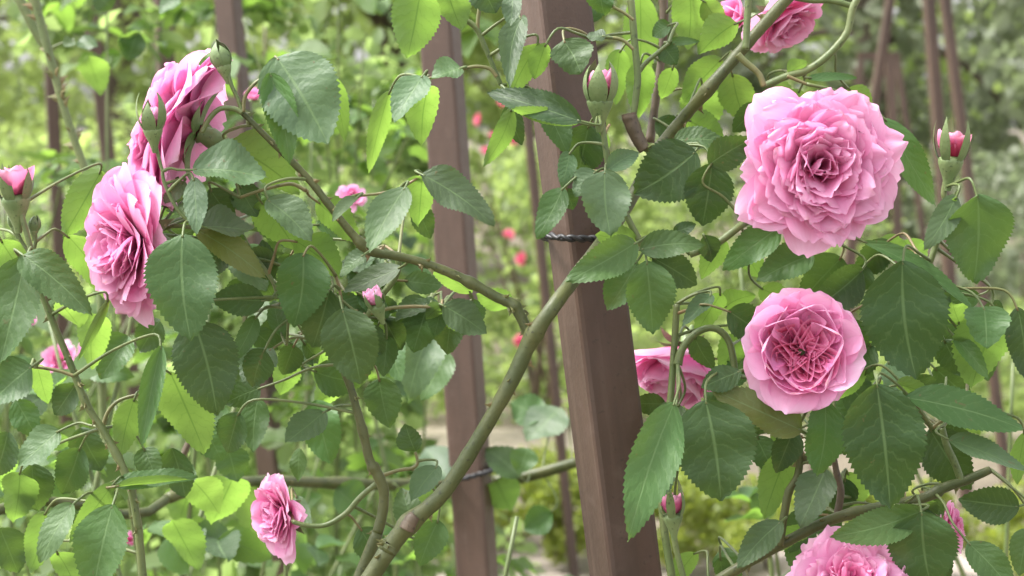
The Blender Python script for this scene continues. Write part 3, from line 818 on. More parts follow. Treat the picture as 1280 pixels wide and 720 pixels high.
# thin brown cane left of the trunk
cane(A, [(446, 730, 8), (473, 662, 7), (480, 620, 6.5), (474, 597, 7), (462, 575, 6), (455, 545, 5.5), (440, 490, 5), (432, 468, 5), (420, 430, 4)], 1.06, nodes=((0.55, 0.4), (0.7, 0.3)), pr=14, ps=0.004, ground=True)
def stalk(parent, pts, d, mat=M_STALK, name='stem'):
    return cane(parent, pts, d, mat, name, lump=0.03)
stalk(A, [(470, 605, 3.5), (450, 622, 3.5), (432, 642, 3.5), (408, 656, 3.2), (385, 657, 3), (366, 652, 3)], 1.08, M_STEM)
stalk(A, [(474, 596, 2.5), (498, 588, 2.3), (516, 585, 2.3), (522, 578, 2), (519, 565, 1.8)], 1.08)
stalk(A, [(303, 141, 3.6), (292, 136, 3.4), (275, 136, 3.4), (262, 148, 3.4), (252, 166, 3.4)], 1.0, M_STEM)
stalk(A, [(303, 141, 3), (298, 125, 2.6), (290, 108, 2.5), (285, 92, 2.6)], 1.0, M_STEM)
stalk(A, [(304, 140, 2.8), (306, 122, 2.5), (315, 108, 2.3), (326, 99, 2), (340, 96, 1.8), (352, 88, 1.6)], 1.0)
stalk(A, [(382, 238, 2.6), (365, 230, 2.3), (345, 233, 2.2), (320, 240, 2), (300, 247, 2)], 1.015)
stalk(A, [(417, 264, 2.4), (430, 250, 2), (447, 245, 1.9), (480, 241, 1.8), (506, 232, 1.6), (528, 218, 1.5)], 1.0)
stalk(A, [(190, 293, 2.6, 1.03), (215, 283, 2.6), (245, 285, 2.5), (275, 290, 2.3), (310, 312, 2.4), (340, 350, 2.6), (362, 392, 2.8), (400, 420, 3)], 1.02, M_STEM)
stalk(A, [(450, 395, 3), (470, 390, 2.6), (490, 385, 2.4), (520, 383, 2.2), (552, 385, 2)], 1.05)
stalk(A, [(456, 398, 4), (475, 372, 4), (495, 345, 4), (498, 322, 4)], 1.05, M_STEM)
stalk(A, [(420, 345, 2), (425, 365, 2), (428, 388, 2)], 1.01)

B_ = [  # left branch leaves: base, tip, width, kind, options
 (346, 72, 414, 166, 104, 'l', dict(d=0.985, nod=30, yaw=-8, curl=0.24, fold=0.1)),
 (410, 92, 427, 165, 30, 'y', dict(d=1.0)),
 (338, 92, 362, 200, 44, 'm', dict(d=0.985, fold=0.35, nod=14)),
 (241, 212, 333, 214, 58, 'l', dict(d=0.985, nod=40, yaw=0, curl=0.12)),
 (284, 180, 364, 226, 62, 'y', dict(d=1.02)),
 (243, 222, 244, 286, 34, 'l', dict(d=0.985, nod=30)),
 (246, 284, 318, 279, 34, 'l', dict(d=0.99, nod=52, yaw=0)),
 (245, 287, 330, 342, 36, 'm', dict(d=0.995, nod=30)),
 (228, 292, 238, 416, 94, 'm', dict(d=0.975, nod=20, yaw=6, fold=0.1, curl=0.1)),
 (331, 376, 269, 373, 44, 'd', dict(d=1.02)),
 (243, 402, 274, 516, 86, 'd', dict(d=1.0, nod=0, yaw=10)),
 (331, 436, 314, 484, 44, 'd', dict(d=1.02)),
 (379, 316, 372, 408, 70, 'm', dict(d=0.99, nod=2, yaw=8)),
 (412, 362, 382, 438, 60, 'd', dict(d=1.01)),
 (428, 386, 450, 479, 76, 'm', dict(d=0.99, nod=4, yaw=-6)),
 (368, 300, 428, 338, 48, 'y', dict(d=1.02)),
 (334, 250, 389, 296, 42, 'l', dict(d=0.985, nod=36, yaw=10, fold=0.3)),
 (326, 252, 362, 304, 64, 'y', dict(d=1.02)),
 (456, 318, 422, 339, 24, 'l', dict(d=0.985)),
 (502, 334, 428, 364, 30, 'l', dict(d=1.02, nod=34)),
 (507, 234, 464, 311, 50, 'l', dict(d=0.985, nod=34, yaw=-8, fold=0.15)),
 (528, 219, 517, 274, 42, 'y', dict(d=1.0)),
 (527, 218, 621, 268, 46, 'l', dict(d=0.985, nod=34, yaw=8, curl=0.25)),
 (447, 247, 417, 270, 16, 'l', dict(d=0.985)),
 (396, 252, 452, 292, 44, 'y', dict(d=1.03)),
 (529, 94, 496, 149, 46, 'l', dict(d=1.02, nod=38, yaw=-8)),
 (536, 106, 526, 164, 46, 'y', dict(d=1.05)),
 (578, 85, 540, 98, 30, 'l', dict(d=1.02, nod=48)),
 (526, -14, 504, 64, 66, 'y', dict(d=1.0, nod=-20)),
 (558, -22, 573, 31, 52, 'y', dict(d=1.02)),
 (487, 114, 454, 206, 28, 'y', dict(d=1.06)),
 (600, -22, 617, 16, 50, 'd', dict(d=1.0)),
 (552, 382, 532, 398, 22, 'y', dict(d=1.05)), 
 (554, 382, 608, 414, 42, 'l', dict(d=1.04, nod=34)),
 (556, 378, 576, 416, 36, 'y', dict(d=1.06)),
 (550, 386, 512, 380, 20, 'l', dict(d=1.05, nod=40)),
 (590, 366, 535, 330, 26, 'y', dict(d=1.05)),
 (640, 384, 596, 366, 28, 'y', dict(d=1.05)),
 (230, 228, 208, 250, 30, 'l', dict(d=1.0)),
 (262, 236, 290, 276, 40, 'd', dict(d=1.03)),
 (300, 232, 322, 270, 40, 'm', dict(d=1.04)),
 (280, 300, 262, 345, 46, 'd', dict(d=1.05)),
 (340, 350, 322, 300, 34, 'd', dict(d=1.05)),
 (370, 404, 356, 352, 34, 'y', dict(d=1.05)),
 (352, 420, 338, 372, 26, 'm', dict(d=1.04)),
 (320, 395, 296, 452, 26, 'm', dict(d=1.03)),
 (205, 260, 222, 222, 26, 'd', dict(d=1.04)),
 (345, 330, 300, 316, 32, 'm', dict(d=1.04)),
 (440, 340, 470, 372, 30, 'y', dict(d=1.06)),
 (480, 396, 500, 440, 40, 'd', dict(d=1.08)),
 (519, 564, 508, 530, 34, 'd', dict(d=1.08)),
 (450, 660, 478, 702, 44, 'd', dict(d=1.10)),
 (520, 660, 500, 610, 40, 'm', dict(d=1.12)),
 (548, 650, 530, 705, 42, 'm', dict(d=1.12)),
 (395, 500, 415, 575, 56, 'm', dict(d=1.2)),
 (440, 480, 392, 500, 34, 'y', dict(d=1.2)),
 (322, 498, 318, 560, 40, 'm', dict(d=1.16)),
 (360, 452, 350, 492, 40, 'y', dict(d=1.18)),
 (400, 440, 402, 492, 42, 'y', dict(d=1.16)),
 (375, 560, 368, 600, 22, 'm', dict(d=1.2)),
 (370, 620, 390, 655, 22, 'l', dict(d=1.15)),
 (290, 600, 262, 660, 60, 'y', dict(d=1.25)),
 (540, 410, 520, 486, 60, 'l', dict(d=1.36)),
 (560, 440, 530, 500, 50, 'm', dict(d=1.4)),
 (480, 410, 505, 470, 44, 'm', dict(d=1.3)),
]
for l in B_: leaf(A, *l[:6], **l[6])
bloom(A, 228, 157, 1.03, 104, (-0.78, 0.34, -0.02), 'reflex', 84, 'ragged fading pink rose seen from the side at upper left', c_out=(0.86, 0.50, 0.76), jag=0.55, wide=1.4)
bloom(A, 166, 306, 1.02, 94, (-0.80, -0.08, 0.62), 'dome', 74, 'side-on ruffled pink rose hanging at left, facing left', c_in=PINK, c_out=(0.86, 0.50, 0.72), jag=0.55, wide=1.2)
bloom(A, 352, 642, 1.1, 56, (-0.72, -0.05, 0.55), 'dome', 52, 'small side-on pink rose low between the canes', res=9, jag=0.4, wide=1.15, c_in=PINK)
bud(A, 277, 74, 1.0, 14, (-0.25, 0.95, 0.1), 'green round bud above the ragged rose', 0.0)
bud(A, 190, 150, 0.98, 18, (-0.05, 0.98, 0.2), 'green bud in front of the ragged rose', 0.05, PINK)
stalk(A, [(203, 214, 2.2), (198, 195, 2.2), (193, 172, 2.6)], 0.985, M_STEM)
stalk(A, [(245, 285, 2.4), (222, 262, 2.4), (206, 230, 2.4), (203, 214, 2.2)], 0.99, M_STEM)
bud(A, 468, 374, 1.0, 15, (-0.3, 0.9, 0.3), 'small pale pink bud beside the second post', 0.5, PALE, 0.6)
bloom(A, 440, 246, 1.5, 22, (0.2, 0.3, 0.9), 'dome', 20, 'blurred pink rose behind the left branch', res=6)
bloom(A, 190, 234, 1.06, 22, (0.3, -0.8, 0.3), 'bell', 8, res=7)

# smaller inner leaves that thicken the shoots
def inner(parent, n, x0, x1, y0, y1, d0, d1, seed):
    r = random.Random(seed); src = [(l[0], l[1]) for l in B_] if parent is A and x0 < 500 else [(l[0], l[1]) for l in D_]
    src = [q for q in src if x0 < q[0] < x1 and y0 < q[1] < y1 and not (270 < q[0] < 440 and q[1] > 540)]
    for _ in range(n):
        q = r.choice(src); x = q[0] + r.uniform(-34, 34); y = q[1] + r.uniform(-28, 28)
        if 290 < x < 420 and y > 530: y -= 90
        an = r.gauss(0, 0.75); Lp = r.uniform(34, 66)
        k = r.choice(('d', 'd', 'm', 'm', 'l', 'y'))
        leaf(parent, x, y, x + math.sin(an) * Lp, y + math.cos(an) * Lp * 0.9, Lp * r.uniform(0.6, 0.8), k, d=r.uniform(d0, d1))
inner(A, 62, 180, 560, 230, 640, 1.05, 1.14, 61)

# top centre of the same rose
stalk(A, [(552, -8, 3.4), (572, 18, 3.4), (594, 34, 3.6), (606, 58, 3.2), (616, 82, 3), (626, 106, 2.8)], 1.04, M_STEM)
stalk(A, [(597, 36, 2.6), (598, 20, 2.4), (602, -5, 2.4)], 1.04)
stalk(A, [(621, 96, 2.6), (612, 86, 2.4), (596, 83, 2.2), (579, 86, 2), (552, 93, 1.6), (530, 100, 1.5)], 1.03)
stalk(A, [(788, -8, 4.6), (793, 50, 4.6), (797, 95, 4.6), (795, 120, 4.4), (791, 148, 4.6)], 1.08, M_STEM)
cane(A, [(806, 188, 8), (796, 170, 9), (788, 150, 9.5), (786, 142, 9.5)], 1.075, M_BARK, 'pruned_stub')
cane(A, [(812, 178, 6), (822, 110, 5), (828, 62, 5), (830, 20, 6), (828, -10, 6)], 1.16, M_BARK)
stalk(A, [(797, 92, 3), (808, 78, 3), (822, 66, 2.6), (836, 54, 2)], 1.09, M_STEM)
stalk(A, [(792, 62, 2.2), (778, 50, 2.2), (758, 47, 2.2), (742, 50, 2)], 1.05)
stalk(A, [(792, 25, 2), (780, 16, 2), (765, 8, 2)], 1.06)
stalk(A, [(748, 128, 6), (751, 145, 4.2), (755, 170, 3.8), (760, 205, 3.8), (770, 240, 3.8), (786, 275, 4), (798, 298, 4.2), (805, 312, 4.2)], 1.025, M_STEM)
bud(A, 750, 110, 1.02, 24, (0.0, 0.98, 0.2), 'plump pink-striped bud in front of the thick brown post', 0.22, (0.72, 0.2, 0.38))
stalk(A, [(932, 62, 4.4), (934, 25, 4.6), (936, -10, 4.6)], 1.07, M_STEM)
stalk(A, [(1078, -12, 4.6), (1066, 10, 4.6), (1058, 42, 4.6), (1034, 70, 4.8), (1008, 88, 4.6), (984, 95, 4.6), (955, 108, 5)], 1.07, M_STEM)
stalk(A, [(1066, 8, 4), (1040, 1, 4), (1012, 0, 4), (980, -6, 4)], 1.08, M_STEM)
stalk(A, [(955, 108, 4), (948, 92, 4), (932, 78, 4.4), (922, 68, 4.6)], 1.06, M_STALK)
stalk(A, [(984, 95, 2.4), (996, 100, 2.2), (1008, 105, 2)], 1.06)
stalk(A, [(948, 268, 5, 1.06), (922, 285, 4.8), (896, 304, 5), (862, 318, 5)], 1.045, M_STEM)
stalk(A, [(846, 380, 4.4), (843, 430, 4.4), (838, 500, 4.6), (830, 560, 4.8), (828, 640, 5), (842, 735, 5.4)], 1.06, M_STEM)
C_ = [
 (641, -10, 638, 36, 26, 'l', dict(d=1.02)), (652, 22, 632, 100, 34, 'l', dict(d=1.02, fold=0.35)), (674, 54, 637, 112, 34, 'y', dict(d=1.03)),
 (682, 54, 670, 96, 28, 'y', dict(d=1.03)), (704, 50, 724, 92, 58, 'm', dict(d=1.02, nod=26)), (726, 152, 604, 106, 44, 'd', dict(d=1.0, nod=14, fold=0.3)),
 (724, 154, 640, 128, 22, 'y', dict(d=1.01)), (640, 136, 611, 200, 28, 'y', dict(d=1.03)), (636, 130, 650, 180, 30, 'd', dict(d=1.05)), (750, -18, 752, 19, 38, 'd', dict(d=1.03)), (757, 46, 733, 42, 22, 'l', dict(d=1.04)),
 (756, 213, 758, 291, 68, 'l', dict(d=1.0, nod=20, yaw=4)), (759, 213, 800, 184, 30, 'l', dict(d=1.005, nod=20)), (745, 214, 716, 240, 30, 'l', dict(d=1.01)),
 (704, 234, 668, 294, 34, 'm', dict(d=1.02, nod=24)), (712, 190, 702, 230, 26, 'l', dict(d=1.03)), (706, 236, 716, 262, 26, 'd', dict(d=1.03)),
 (736, 156, 718, 220, 60, 'd', dict(d=1.045, nod=-14)), (680, 128, 706, 190, 40, 'm', dict(d=1.04)), (755, 165, 730, 200, 40, 'y', dict(d=1.05)),
 (870, 190, 794, 240, 84, 'd', dict(d=1.05, nod=4)), (890, 204, 880, 281, 66, 'd', dict(d=1.045, nod=-4)), (886, 206, 938, 172, 46, 'd', dict(d=1.05)), (842, 176, 902, 168, 32, 'm', dict(d=1.06, nod=30)),
 (808, 326, 818, 417, 66, 'm', dict(d=1.0, nod=-2, yaw=4, fold=0.2)), (797, 326, 756, 388, 46, 'm', dict(d=1.01, nod=4)), (796, 303, 711, 352, 50, 'm', dict(d=1.0, nod=8, fold=0.28)),
 (800, 312, 876, 298, 38, 'm', dict(d=1.0, nod=12)), (816, 322, 874, 354, 46, 'd', dict(d=1.015, nod=-8)), (796, 300, 745, 292, 30, 'y', dict(d=1.02)), (842, 290, 868, 280, 20, 'd', dict(d=1.04)), (880, 294, 894, 328, 30, 'd', dict(d=1.04)),
 (974, 284, 906, 336, 46, 'm', dict(d=1.05, nod=10)), (1016, 318, 946, 348, 48, 'm', dict(d=1.06)), (905, 300, 880, 345, 34, 'y', dict(d=1.09)), (930, 300, 955, 345, 34, 'y', dict(d=1.09)),
 (1052, 322, 1004, 378, 62, 'd', dict(d=1.07)), (1078, 338, 1012, 386, 54, 'd', dict(d=1.055, nod=4)), (1080, 302, 1206, 374, 26, 'm', dict(d=1.04, nod=36, yaw=0)), (1106, 148, 1180, 256, 46, 'm', dict(d=1.06, nod=6)),
 (910, 388, 962, 416, 48, 'd', dict(d=1.05)), (890, 368, 852, 404, 22, 'l', dict(d=1.06)), (902, 366, 878, 412, 34, 'y', dict(d=1.07)), (905, 385, 940, 362, 34, 'y', dict(d=1.08)), (950, 360, 985, 378, 30, 'y', dict(d=1.09)), (925, 420, 905, 462, 40, 'y', dict(d=1.08)), (868, 420, 890, 462, 30, 'd', dict(d=1.09)),
 (862, -12, 862, 48, 50, 'y', dict(d=1.14)), (800, -10, 806, 100, 48, 'y', dict(d=1.16)), (921, 28, 876, 62, 42, 'y', dict(d=1.1)), (902, 74, 860, 120, 46, 'y', dict(d=1.12)), (800, 78, 806, 140, 38, 'y', dict(d=1.14)), (775, 62, 768, 118, 34, 'y', dict(d=1.16)),
 (878, 108, 880, 162, 60, 'y', dict(d=1.13)), (915, 92, 935, 148, 46, 'y', dict(d=1.12)), (838, 30, 815, 44, 26, 'm', dict(d=1.1)), (828, 56, 846, 80, 28, 'd', dict(d=1.1)), (836, 52, 872, 50, 12, 'm', dict(d=1.1)), (842, 84, 826, 118, 26, 'y', dict(d=1.12)), (862, 122, 862, 162, 26, 'd', dict(d=1.16)),
 (985, 92, 1008, 78, 20, 'y', dict(d=1.07)), (1010, 98, 1074, 88, 14, 'm', dict(d=1.08, nod=40)), (965, 110, 990, 140, 40, 'y', dict(d=1.11)), (1000, 112, 985, 150, 34, 'y', dict(d=1.12)), (1060, 110, 1090, 135, 30, 'y', dict(d=1.12)), (950, 130, 918, 165, 34, 'd', dict(d=1.1)),
 (960, 150, 935, 175, 50, 'm', dict(d=1.1)), (1100, 300, 1132, 320, 30, 'y', dict(d=1.1)), (1130, 300, 1160, 335, 40, 'y', dict(d=1.14)), (880, 0, 905, 30, 30, 'y', dict(d=1.14)), (735, 30, 752, -10, 30, 'm', dict(d=1.1)), (820, 150, 858, 178, 34, 'd', dict(d=1.1)), (860, 150, 905, 168, 40, 'y', dict(d=1.12)),
]
for l in C_: leaf(A, *l[:6], **l[6])
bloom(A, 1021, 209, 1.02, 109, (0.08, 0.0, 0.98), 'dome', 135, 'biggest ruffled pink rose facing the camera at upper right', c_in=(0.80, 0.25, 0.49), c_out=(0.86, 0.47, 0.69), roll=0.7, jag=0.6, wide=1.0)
bloom(A, 978, 22, 1.14, 62, (0.30, -0.45, 0.25), 'dome', 36, 'pale pink rose behind the cane at the top edge', c_in=PINK, c_mid=(0.84, 0.40, 0.62), c_out=(0.88, 0.56, 0.74), jag=0.4, wide=1.4)
bloom(A, 922, 25, 1.16, 34, (-0.5, 0.2, 0.4), 'bell', 10, 'pink rose partly hidden by the cane at the top edge')

# ------------------------------------------------------------------ lower right rose
C = climbing('pink climbing rose at lower right with the quartered bloom and a thorny low cane', 900, 1.05)
cane(C, [(886, 732, 7), (935, 703, 7), (985, 676, 7), (1038, 650, 7), (1090, 636, 7), (1150, 624, 6.5), (1182, 609, 6.5), (1208, 600, 6), (1238, 587, 5)], 1.06, nodes=((0.55, 0.3), (0.75, 0.35)), pr=14, ps=0.005, ground=True)
cane(C, [(974, 682, 6), (980, 645, 5.5), (986, 615, 5.5), (997, 595, 5), (1000, 565, 4.6), (994, 540, 4)], 1.055, M_CANE, pr=5)
cane(C, [(1046, 646, 5), (1051, 615, 5), (1046, 592, 4.4), (1040, 560, 4)], 1.075, M_BARK)
stalk(C, [(1202, 602, 5), (1193, 578, 5), (1183, 556, 4.6), (1178, 535, 4)], 1.06, M_STEM)
stalk(C, [(1165, 535, 2.4), (1180, 525, 2.4), (1205, 522, 2)], 1.05)
stalk(C, [(920, 470, 4.4), (913, 432, 4.4), (902, 415, 4.4), (886, 410, 4.4), (868, 418, 4.4), (853, 436, 4.8), (847, 456, 6)], 1.055, M_STEM)
stalk(C, [(840, 655, 4), (846, 690, 3.8), (858, 735, 3.8)], 1.035, M_STEM)
stalk(C, [(1188, 208, 5), (1180, 240, 4), (1183, 262, 4), (1166, 318, 4), (1150, 360, 4)], 1.045, M_STEM)
D_ = [
 (1128, 326, 1140, 472, 116, 'd', dict(d=1.02, nod=-2, yaw=-4, fold=0.08)), (1222, 243, 1232, 353, 92, 'm', dict(d=1.02, nod=-12, yaw=4, fold=0.06)), (1196, 244, 1152, 310, 36, 'l', dict(d=1.03, nod=24)), (1196, 246, 1176, 290, 14, 'y', dict(d=1.025)),
 (1230, 384, 1228, 427, 72, 'm', dict(d=1.02, nod=38, yaw=0)), (1246, 398, 1230, 477, 82, 'y', dict(d=1.04)), (1272, 384, 1280, 470, 40, 'd', dict(d=1.03)), (1192, 420, 1226, 464, 24, 'm', dict(d=1.05, nod=30)), (1180, 425, 1200, 470, 40, 'd', dict(d=1.07)), (1200, 405, 1180, 372, 34, 'y', dict(d=1.07)),
 (1096, 480, 1110, 634, 108, 'd', dict(d=1.0, nod=4, yaw=-2, fold=0.06)), (1032, 502, 1024, 594, 58, 'm', dict(d=1.03, nod=2)), (882, 500, 902, 623, 112, 'd', dict(d=1.0, nod=4, yaw=-4, fold=0.12)), (843, 503, 780, 656, 66, 'm', dict(d=0.995, nod=24, fold=0.2)), (842, 520, 830, 580, 24, 'y', dict(d=1.005)), (838, 576, 808, 628, 40, 'd', dict(d=1.02)),
 (1002, 538, 896, 486, 54, 'm', dict(d=1.03, nod=14)), (926, 464, 876, 482, 34, 'm', dict(d=1.03, nod=26)), (992, 538, 974, 592, 40, 'd', dict(d=1.05)), (988, 558, 960, 638, 46, 'y', dict(d=1.06)), (1032, 586, 994, 648, 46, 'l', dict(d=1.045, nod=34)), (976, 652, 920, 704, 38, 'l', dict(d=1.04, nod=26)),
 (1152, 638, 1040, 668, 48, 'm', dict(d=1.02, nod=6)), (1152, 640, 1166, 738, 90, 'd', dict(d=1.01, nod=-6)), (1274, 634, 1203, 624, 52, 'd', dict(d=1.03)), (1210, 678, 1258, 738, 46, 'm', dict(d=1.03)), (1162, 536, 1212, 608, 60, 'd', dict(d=1.07)), (1132, 497, 1278, 522, 42, 'm', dict(d=1.03, nod=40, yaw=0)), (1186, 550, 1278, 576, 32, 'l', dict(d=1.03, nod=46, yaw=0)),
 (1282, 540, 1276, 600, 30, 'y', dict(d=1.05)), (1060, 590, 1072, 642, 50, 'y', dict(d=1.09)), (1060, 480, 1100, 520, 50, 'd', dict(d=1.08)), (1140, 470, 1168, 510, 50, 'd', dict(d=1.07)), (1120, 480, 1165, 492, 24, 'y', dict(d=1.05)), (1080, 460, 1050, 500, 30, 'y', dict(d=1.06)), (1052, 520, 1060, 570, 40, 'd', dict(d=1.06)), (1125, 620, 1110, 655, 40, 'y', dict(d=1.08)), (1180, 500, 1230, 540, 44, 'y', dict(d=1.07)),
 (960, 505, 945, 545, 50, 'd', dict(d=1.05)), (945, 545, 965, 590, 40, 'm', dict(d=1.08)), (1010, 660, 965, 690, 34, 'y', dict(d=1.07)), (1020, 640, 1050, 668, 40, 'm', dict(d=1.08)), (1100, 655, 1080, 690, 40, 'd', dict(d=1.09)), (1150, 690, 1190, 735, 60, 'd', dict(d=1.05)), (1284, 660, 1268, 715, 36, 'm', dict(d=1.1)), (870, 690, 835, 730, 30, 'y', dict(d=1.08)),
 (1090, 430, 1060, 470, 50, 'd', dict(d=1.07)), (1060, 400, 1082, 450, 44, 'd', dict(d=1.07)), (1080, 330, 1060, 372, 40, 'd', dict(d=1.08)), (1110, 300, 1075, 345, 46, 'd', dict(d=1.08)), (900, 520, 880, 490, 30, 'm', dict(d=1.04)),
]
for l in D_: leaf(C, *l[:6], **l[6])
inner(C, 40, 840, 1280, 280, 700, 1.08, 1.15, 62)
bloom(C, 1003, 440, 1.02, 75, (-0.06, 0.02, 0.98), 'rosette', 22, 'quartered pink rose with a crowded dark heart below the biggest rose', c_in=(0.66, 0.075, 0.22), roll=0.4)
bloom(C, 1062, 734, 1.02, 84, (-0.05, 0.62, 0.72), 'dome', 90, 'pink rose cut by the bottom edge at lower right', c_out=(0.84, 0.44, 0.64))
bloom(C, 1186, 662, 1.08, 40, (0.55, 0.1, 0.3), 'dome', 34, 'half hidden pink rose behind the darkest leaf at lower right', res=7)
bloom(C, 852, 446, 1.14, 72, (-0.28, -0.72, 0.30), 'bell', 20, 'pale pink rose hanging from a hooked stem beside the thick post', c_in=PINK, c_mid=(0.84, 0.42, 0.66), c_out=(0.88, 0.58, 0.78))
bud(C, 1190, 186, 1.04, 23, (0.08, 0.98, 0.1), 'red-pink opening bud at right, above the broad leaf', 0.8, (0.60, 0.07, 0.16))
bud(C, 840, 634, 1.03, 18, (-0.08, 0.98, 0.1), 'slim pink bud low beside the thick brown post', 0.4, (0.62, 0.1, 0.24))

# ------------------------------------------------------------------ left rose
B = climbing('rose cane at the left edge carrying an opening bud and drooping leaves', 178, 1.05)
cane(B, [(180, 735, 5.4), (172, 655, 5.2), (160, 600, 5), (133, 545, 4.8), (108, 505, 4.6), (88, 455, 4.4), (66, 402, 4.4), (50, 362, 4.2), (41, 342, 4)], 1.03, M_STEM, nodes=((0.45, 0.3), (0.6, 0.3)), pr=30, ps=0.0045, ground=True)
stalk(B, [(41, 342, 4), (38, 310, 3.6), (30, 280, 3.6), (24, 258, 4)], 1.03, M_STEM)
stalk(B, [(38, 318, 2.4), (26, 300, 2.4), (20, 285, 2.6)], 1.04, M_STEM)
stalk(B, [(39, 320, 2.4), (44, 305, 2.4), (44, 292, 2.6)], 1.04, M_STEM)
stalk(B, [(92, 470, 2.4), (75, 464, 2.2), (55, 460, 2.2), (36, 458, 2)], 1.02)
stalk(B, [(160, 598, 3), (150, 602, 2.4), (142, 606, 2.2), (140, 630, 2)], 1.02)
stalk(B, [(168, 630, 3), (168, 612, 2.8), (180, 603, 2.6), (200, 600, 2.2)], 1.04)
stalk(B, [(128, 535, 2.8), (135, 515, 2.4), (150, 500, 2.2), (178, 492, 2)], 1.05)
E_ = [
 (32, 322, 6, 448, 76, 'm', dict(d=1.0, nod=18)), (28, 318, 114, 386, 52, 'm', dict(d=1.0, nod=20, fold=0.25)), (40, 458, -14, 500, 62, 'm', dict(d=1.0)), (46, 456, 50, 504, 30, 'y', dict(d=1.03)), (95, 480, 66, 520, 40, 'd', dict(d=1.05)),
 (74, 538, 26, 573, 44, 'l', dict(d=1.05, nod=36)), (126, 214, 78, 288, 52, 'y', dict(d=1.08)), (202, 432, 186, 552, 30, 'm', dict(d=1.0, fold=0.4)), (212, 464, 246, 562, 78, 'y', dict(d=1.05)), (168, 498, 146, 564, 38, 'y', dict(d=1.04)),
 (142, 606, 238, 584, 22, 'm', dict(d=1.0, nod=50, yaw=0)), (144, 608, 234, 588, 14, 'y', dict(d=1.0)), (141, 631, 114, 732, 70, 'm', dict(d=0.98, nod=24)), (90, 630, 56, 690, 38, 'l', dict(d=1.0)), (142, 604, 84, 678, 32, 'y', dict(d=1.01)), (56, 640, 32, 714, 44, 'y', dict(d=1.03)),
 (136, 374, 91, 442, 14, 'y', dict(d=1.02)), (84, 294, 128, 372, 50, 'y', dict(d=1.06)), (0, 300, 30, 345, 40, 'y', dict(d=1.06)), (120, 392, 100, 460, 46, 'y', dict(d=1.12)), (10, 540, -10, 600, 50, 'd', dict(d=1.1)), (40, 580, 50, 640, 52, 'd', dict(d=1.12)), (100, 560, 70, 620, 50, 'd', dict(d=1.12)),
 (25, 590, 5, 650, 50, 'y', dict(d=1.1)), (100, 535, 120, 590, 50, 'd', dict(d=1.15)), (215, 560, 230, 620, 46, 'd', dict(d=1.14)), (180, 560, 200, 600, 36, 'm', dict(d=1.1)), (240, 600, 265, 640, 50, 'y', dict(d=1.2)), (240, 580, 215, 610, 40, 'm', dict(d=1.16)), (70, 690, 90, 735, 44, 'y', dict(d=1.06)), (215, 650, 240, 715, 56, 'y', dict(d=1.25)), (160, 420, 130, 470, 50, 'm', dict(d=1.2)), (200, 400, 170, 440, 40, 'd', dict(d=1.12)),
 (0, 660, 20, 720, 50, 'd', dict(d=1.12)), (285, 560, 300, 600, 44, 'm', dict(d=1.25)), (255, 535, 275, 575, 44, 'm', dict(d=1.2)), (20, 500, 45, 545, 40, 'm', dict(d=1.12)), (100, 410, 80, 370, 40, 'y', dict(d=1.12)),
]
for l in E_: leaf(B, *l[:6], **l[6])
bud(B, 18, 232, 1.03, 26, (-0.05, 0.98, 0.15), 'half open pink bud at the left edge', 1.05, (0.68, 0.16, 0.32), 0.75)
bud(B, 18, 278, 1.04, 9, (-0.15, 0.98, 0.1), 'small green bud, left of the pair under the opening bud', 0)
bud(B, 43, 283, 1.04, 8, (0.1, 0.98, 0.1), 'small green bud, right of the pair under the opening bud', 0)

# ------------------------------------------------------------------ roses further back
Dd = climbing('rose behind the posts with a long level cane tied to the second post', 190, 1.5)
cane(Dd, [(186, 640, 6, 1.5), (212, 622, 6, 1.52), (270, 608, 6.5, 1.55), (330, 601, 7, 1.6), (420, 604, 7, 1.7), (500, 606, 8, 1.84), (580, 603, 8, 1.92), (650, 597, 7.5, 1.92), (724, 577, 7, 1.9)], 1.6, nodes=((0.3, 0.3), (0.6, 0.4)), pr=8, ground=True)
cane(Dd, [(215, 622, 4), (225, 580, 4), (240, 545, 4), (252, 520, 3)], 1.55, M_BARK)
cane(Dd, [(40, -12, 6), (60, 62, 5.5), (76, 122, 5.2), (92, 172, 5), (112, 235, 5), (125, 330, 5), (128, 500, 5), (135, 640, 5.5)], 1.5, M_STEM, pr=40, ps=0.009)
cane(Dd, [(20, -10, 6), (45, 40, 6), (60, 62, 5)], 1.6, M_STEM)
F_ = [
 (105, 452, 165, 470, 40, 'm', dict(d=1.5)), (660, 560, 650, 590, 44, 'm', dict(d=1.7)), (690, 640, 655, 660, 40, 'm', dict(d=1.9)), (345, 610, 300, 660, 70, 'y', dict(d=1.6)), (240, 610, 220, 650, 60, 'y', dict(d=1.6)), (420, 610, 455, 640, 50, 'm', dict(d=1.7)), (500, 610, 540, 660, 60, 'y', dict(d=1.8)), (620, 600, 640, 640, 50, 'y', dict(d=1.85)), (650, 596, 610, 560, 46, 'm', dict(d=1.85)), (560, 600, 530, 560, 50, 'l', dict(d=1.85)),
 (120, 50, 100, 60, 30, 'l', dict(d=1.7)), (110, 70, 122, 112, 40, 'y', dict(d=1.7)), (140, 10, 120, -10, 40, 'd', dict(d=1.7)), (225, 0, 200, 15, 40, 'l', dict(d=1.7)), (172, 40, 160, 75, 36, 'd', dict(d=1.7)), (92, 50, 82, 58, 30, 'l', dict(d=1.6)), (180, 60, 150, 50, 40, 'y', dict(d=1.7)), (680, 520, 640, 500, 60, 'm', dict(d=1.95)), (700, 510, 660, 540, 50, 'l', dict(d=1.95)),
]
for l in F_: leaf(Dd, *l[:6], **l[6])
bloom(Dd, 76, 452, 1.6, 30, (-0.3, 0.3, 0.8), 'dome', 22, 'blurred pink rose at left, left of a pair', res=6)
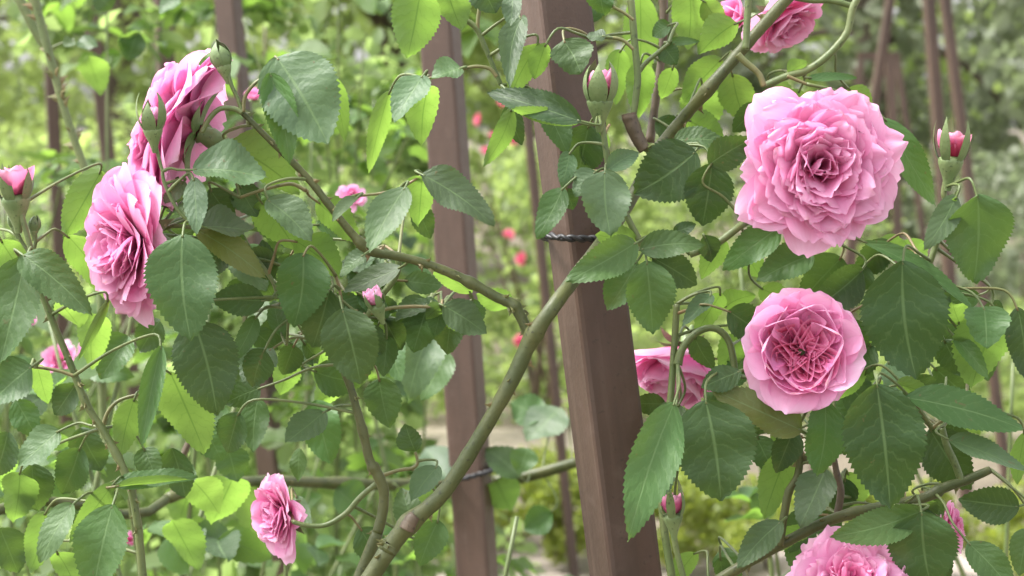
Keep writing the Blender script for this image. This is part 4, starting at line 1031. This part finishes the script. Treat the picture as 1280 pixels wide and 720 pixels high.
bloom(Dd, 118, 450, 1.6, 30, (0.3, 0.3, 0.8), 'dome', 22, 'blurred pink rose at left, right of a pair', res=6)
bloom(Dd, 36, 402, 1.6, 14, (0, 0.5, 0.8), 'bell', 9, res=6)
bloom(Dd, 163, 676, 1.5, 13, (0, 0.5, 0.8), 'bell', 9, res=6)
bloom(Dd, 318, 122, 1.6, 14, (0, 0.6, 0.6), 'bell', 9, res=6)

# ------------------------------------------------------------------ ties round the posts
def tie(label, pts, d_front, r, twist):
    a = pts[0][0]
    root = thing('cable_tie', label, 'tie', a)
    for s in (0, 1):
        path = smooth_path([(p - a, r) for p, _ in pts], 10)
        out = []
        for i, (p, rr) in enumerate(path):
            t = (path[min(i + 1, len(path) - 1)][0] - path[max(0, i - 1)][0]).normalized()
            n = t.orthogonal().normalized(); n.rotate(Quaternion(t, i * twist + s * PI)); out.append((p + n * r * 0.8, r))
        V, F = tube_geo(out, 8)
        obj('strand', mesh('strand', V, F, M_TIE), root)
    return root
def ring(x0, x1, y0, y1, d0, dep, r):
    """once round a post: front, right side, back, left side"""
    a, b = P(x0, y0, d0 + 0.012), P(x1, y1, d0 + 0.008); m = P(lerp(x0, x1, .3), lerp(y0, y1, .3) + 3, d0 - 0.004)
    k = FW * dep
    return [(q, r) for q in (a, m, P(lerp(x0, x1, .7), lerp(y0, y1, .7) + 2, d0), b, b + k, m + k, a + k, a)]
tie('black twisted tie round the thick front post', ring(680, 764, 293, 298, 1.062, 0.05, 0.001), 1.06, 0.0013, 0.8)
tie('black tie holding the level cane to the second post', ring(566, 614, 598, 588, 1.83, 0.06, 0.001), 1.8, 0.0016, 0.8)


# every leaf hangs on its own stalk from the nearest cane or stem of its plant
rs = random.Random(4)
for parent, base, u3, n3 in BASES:
    near = min(PATHS[parent.name], key=lambda p: (p - base).length + 0.3 * abs((p - base).dot(u3)))
    gap = (near - base).length
    if gap < 0.004 or gap > 0.085: continue
    m1 = base - (u3 + (base - near).normalized() * 0.8) * min(0.008, gap * 0.25); m2 = m1.lerp(near, 0.5) + UP * gap * rs.uniform(0.0, 0.08)
    r = 0.00075
    V, F = tube_geo(smooth_path([(near - base, r * 1.5), (m2 - base, r * 1.1), (m1 - base, r), (u3 * 0.002, r * 0.9)], 5), 5)
    o = obj('leaf_stalk', mesh('leaf_stalk', V, F, M_STALK if rs.random() < 0.12 else M_STEM), parent, base - parent.location)
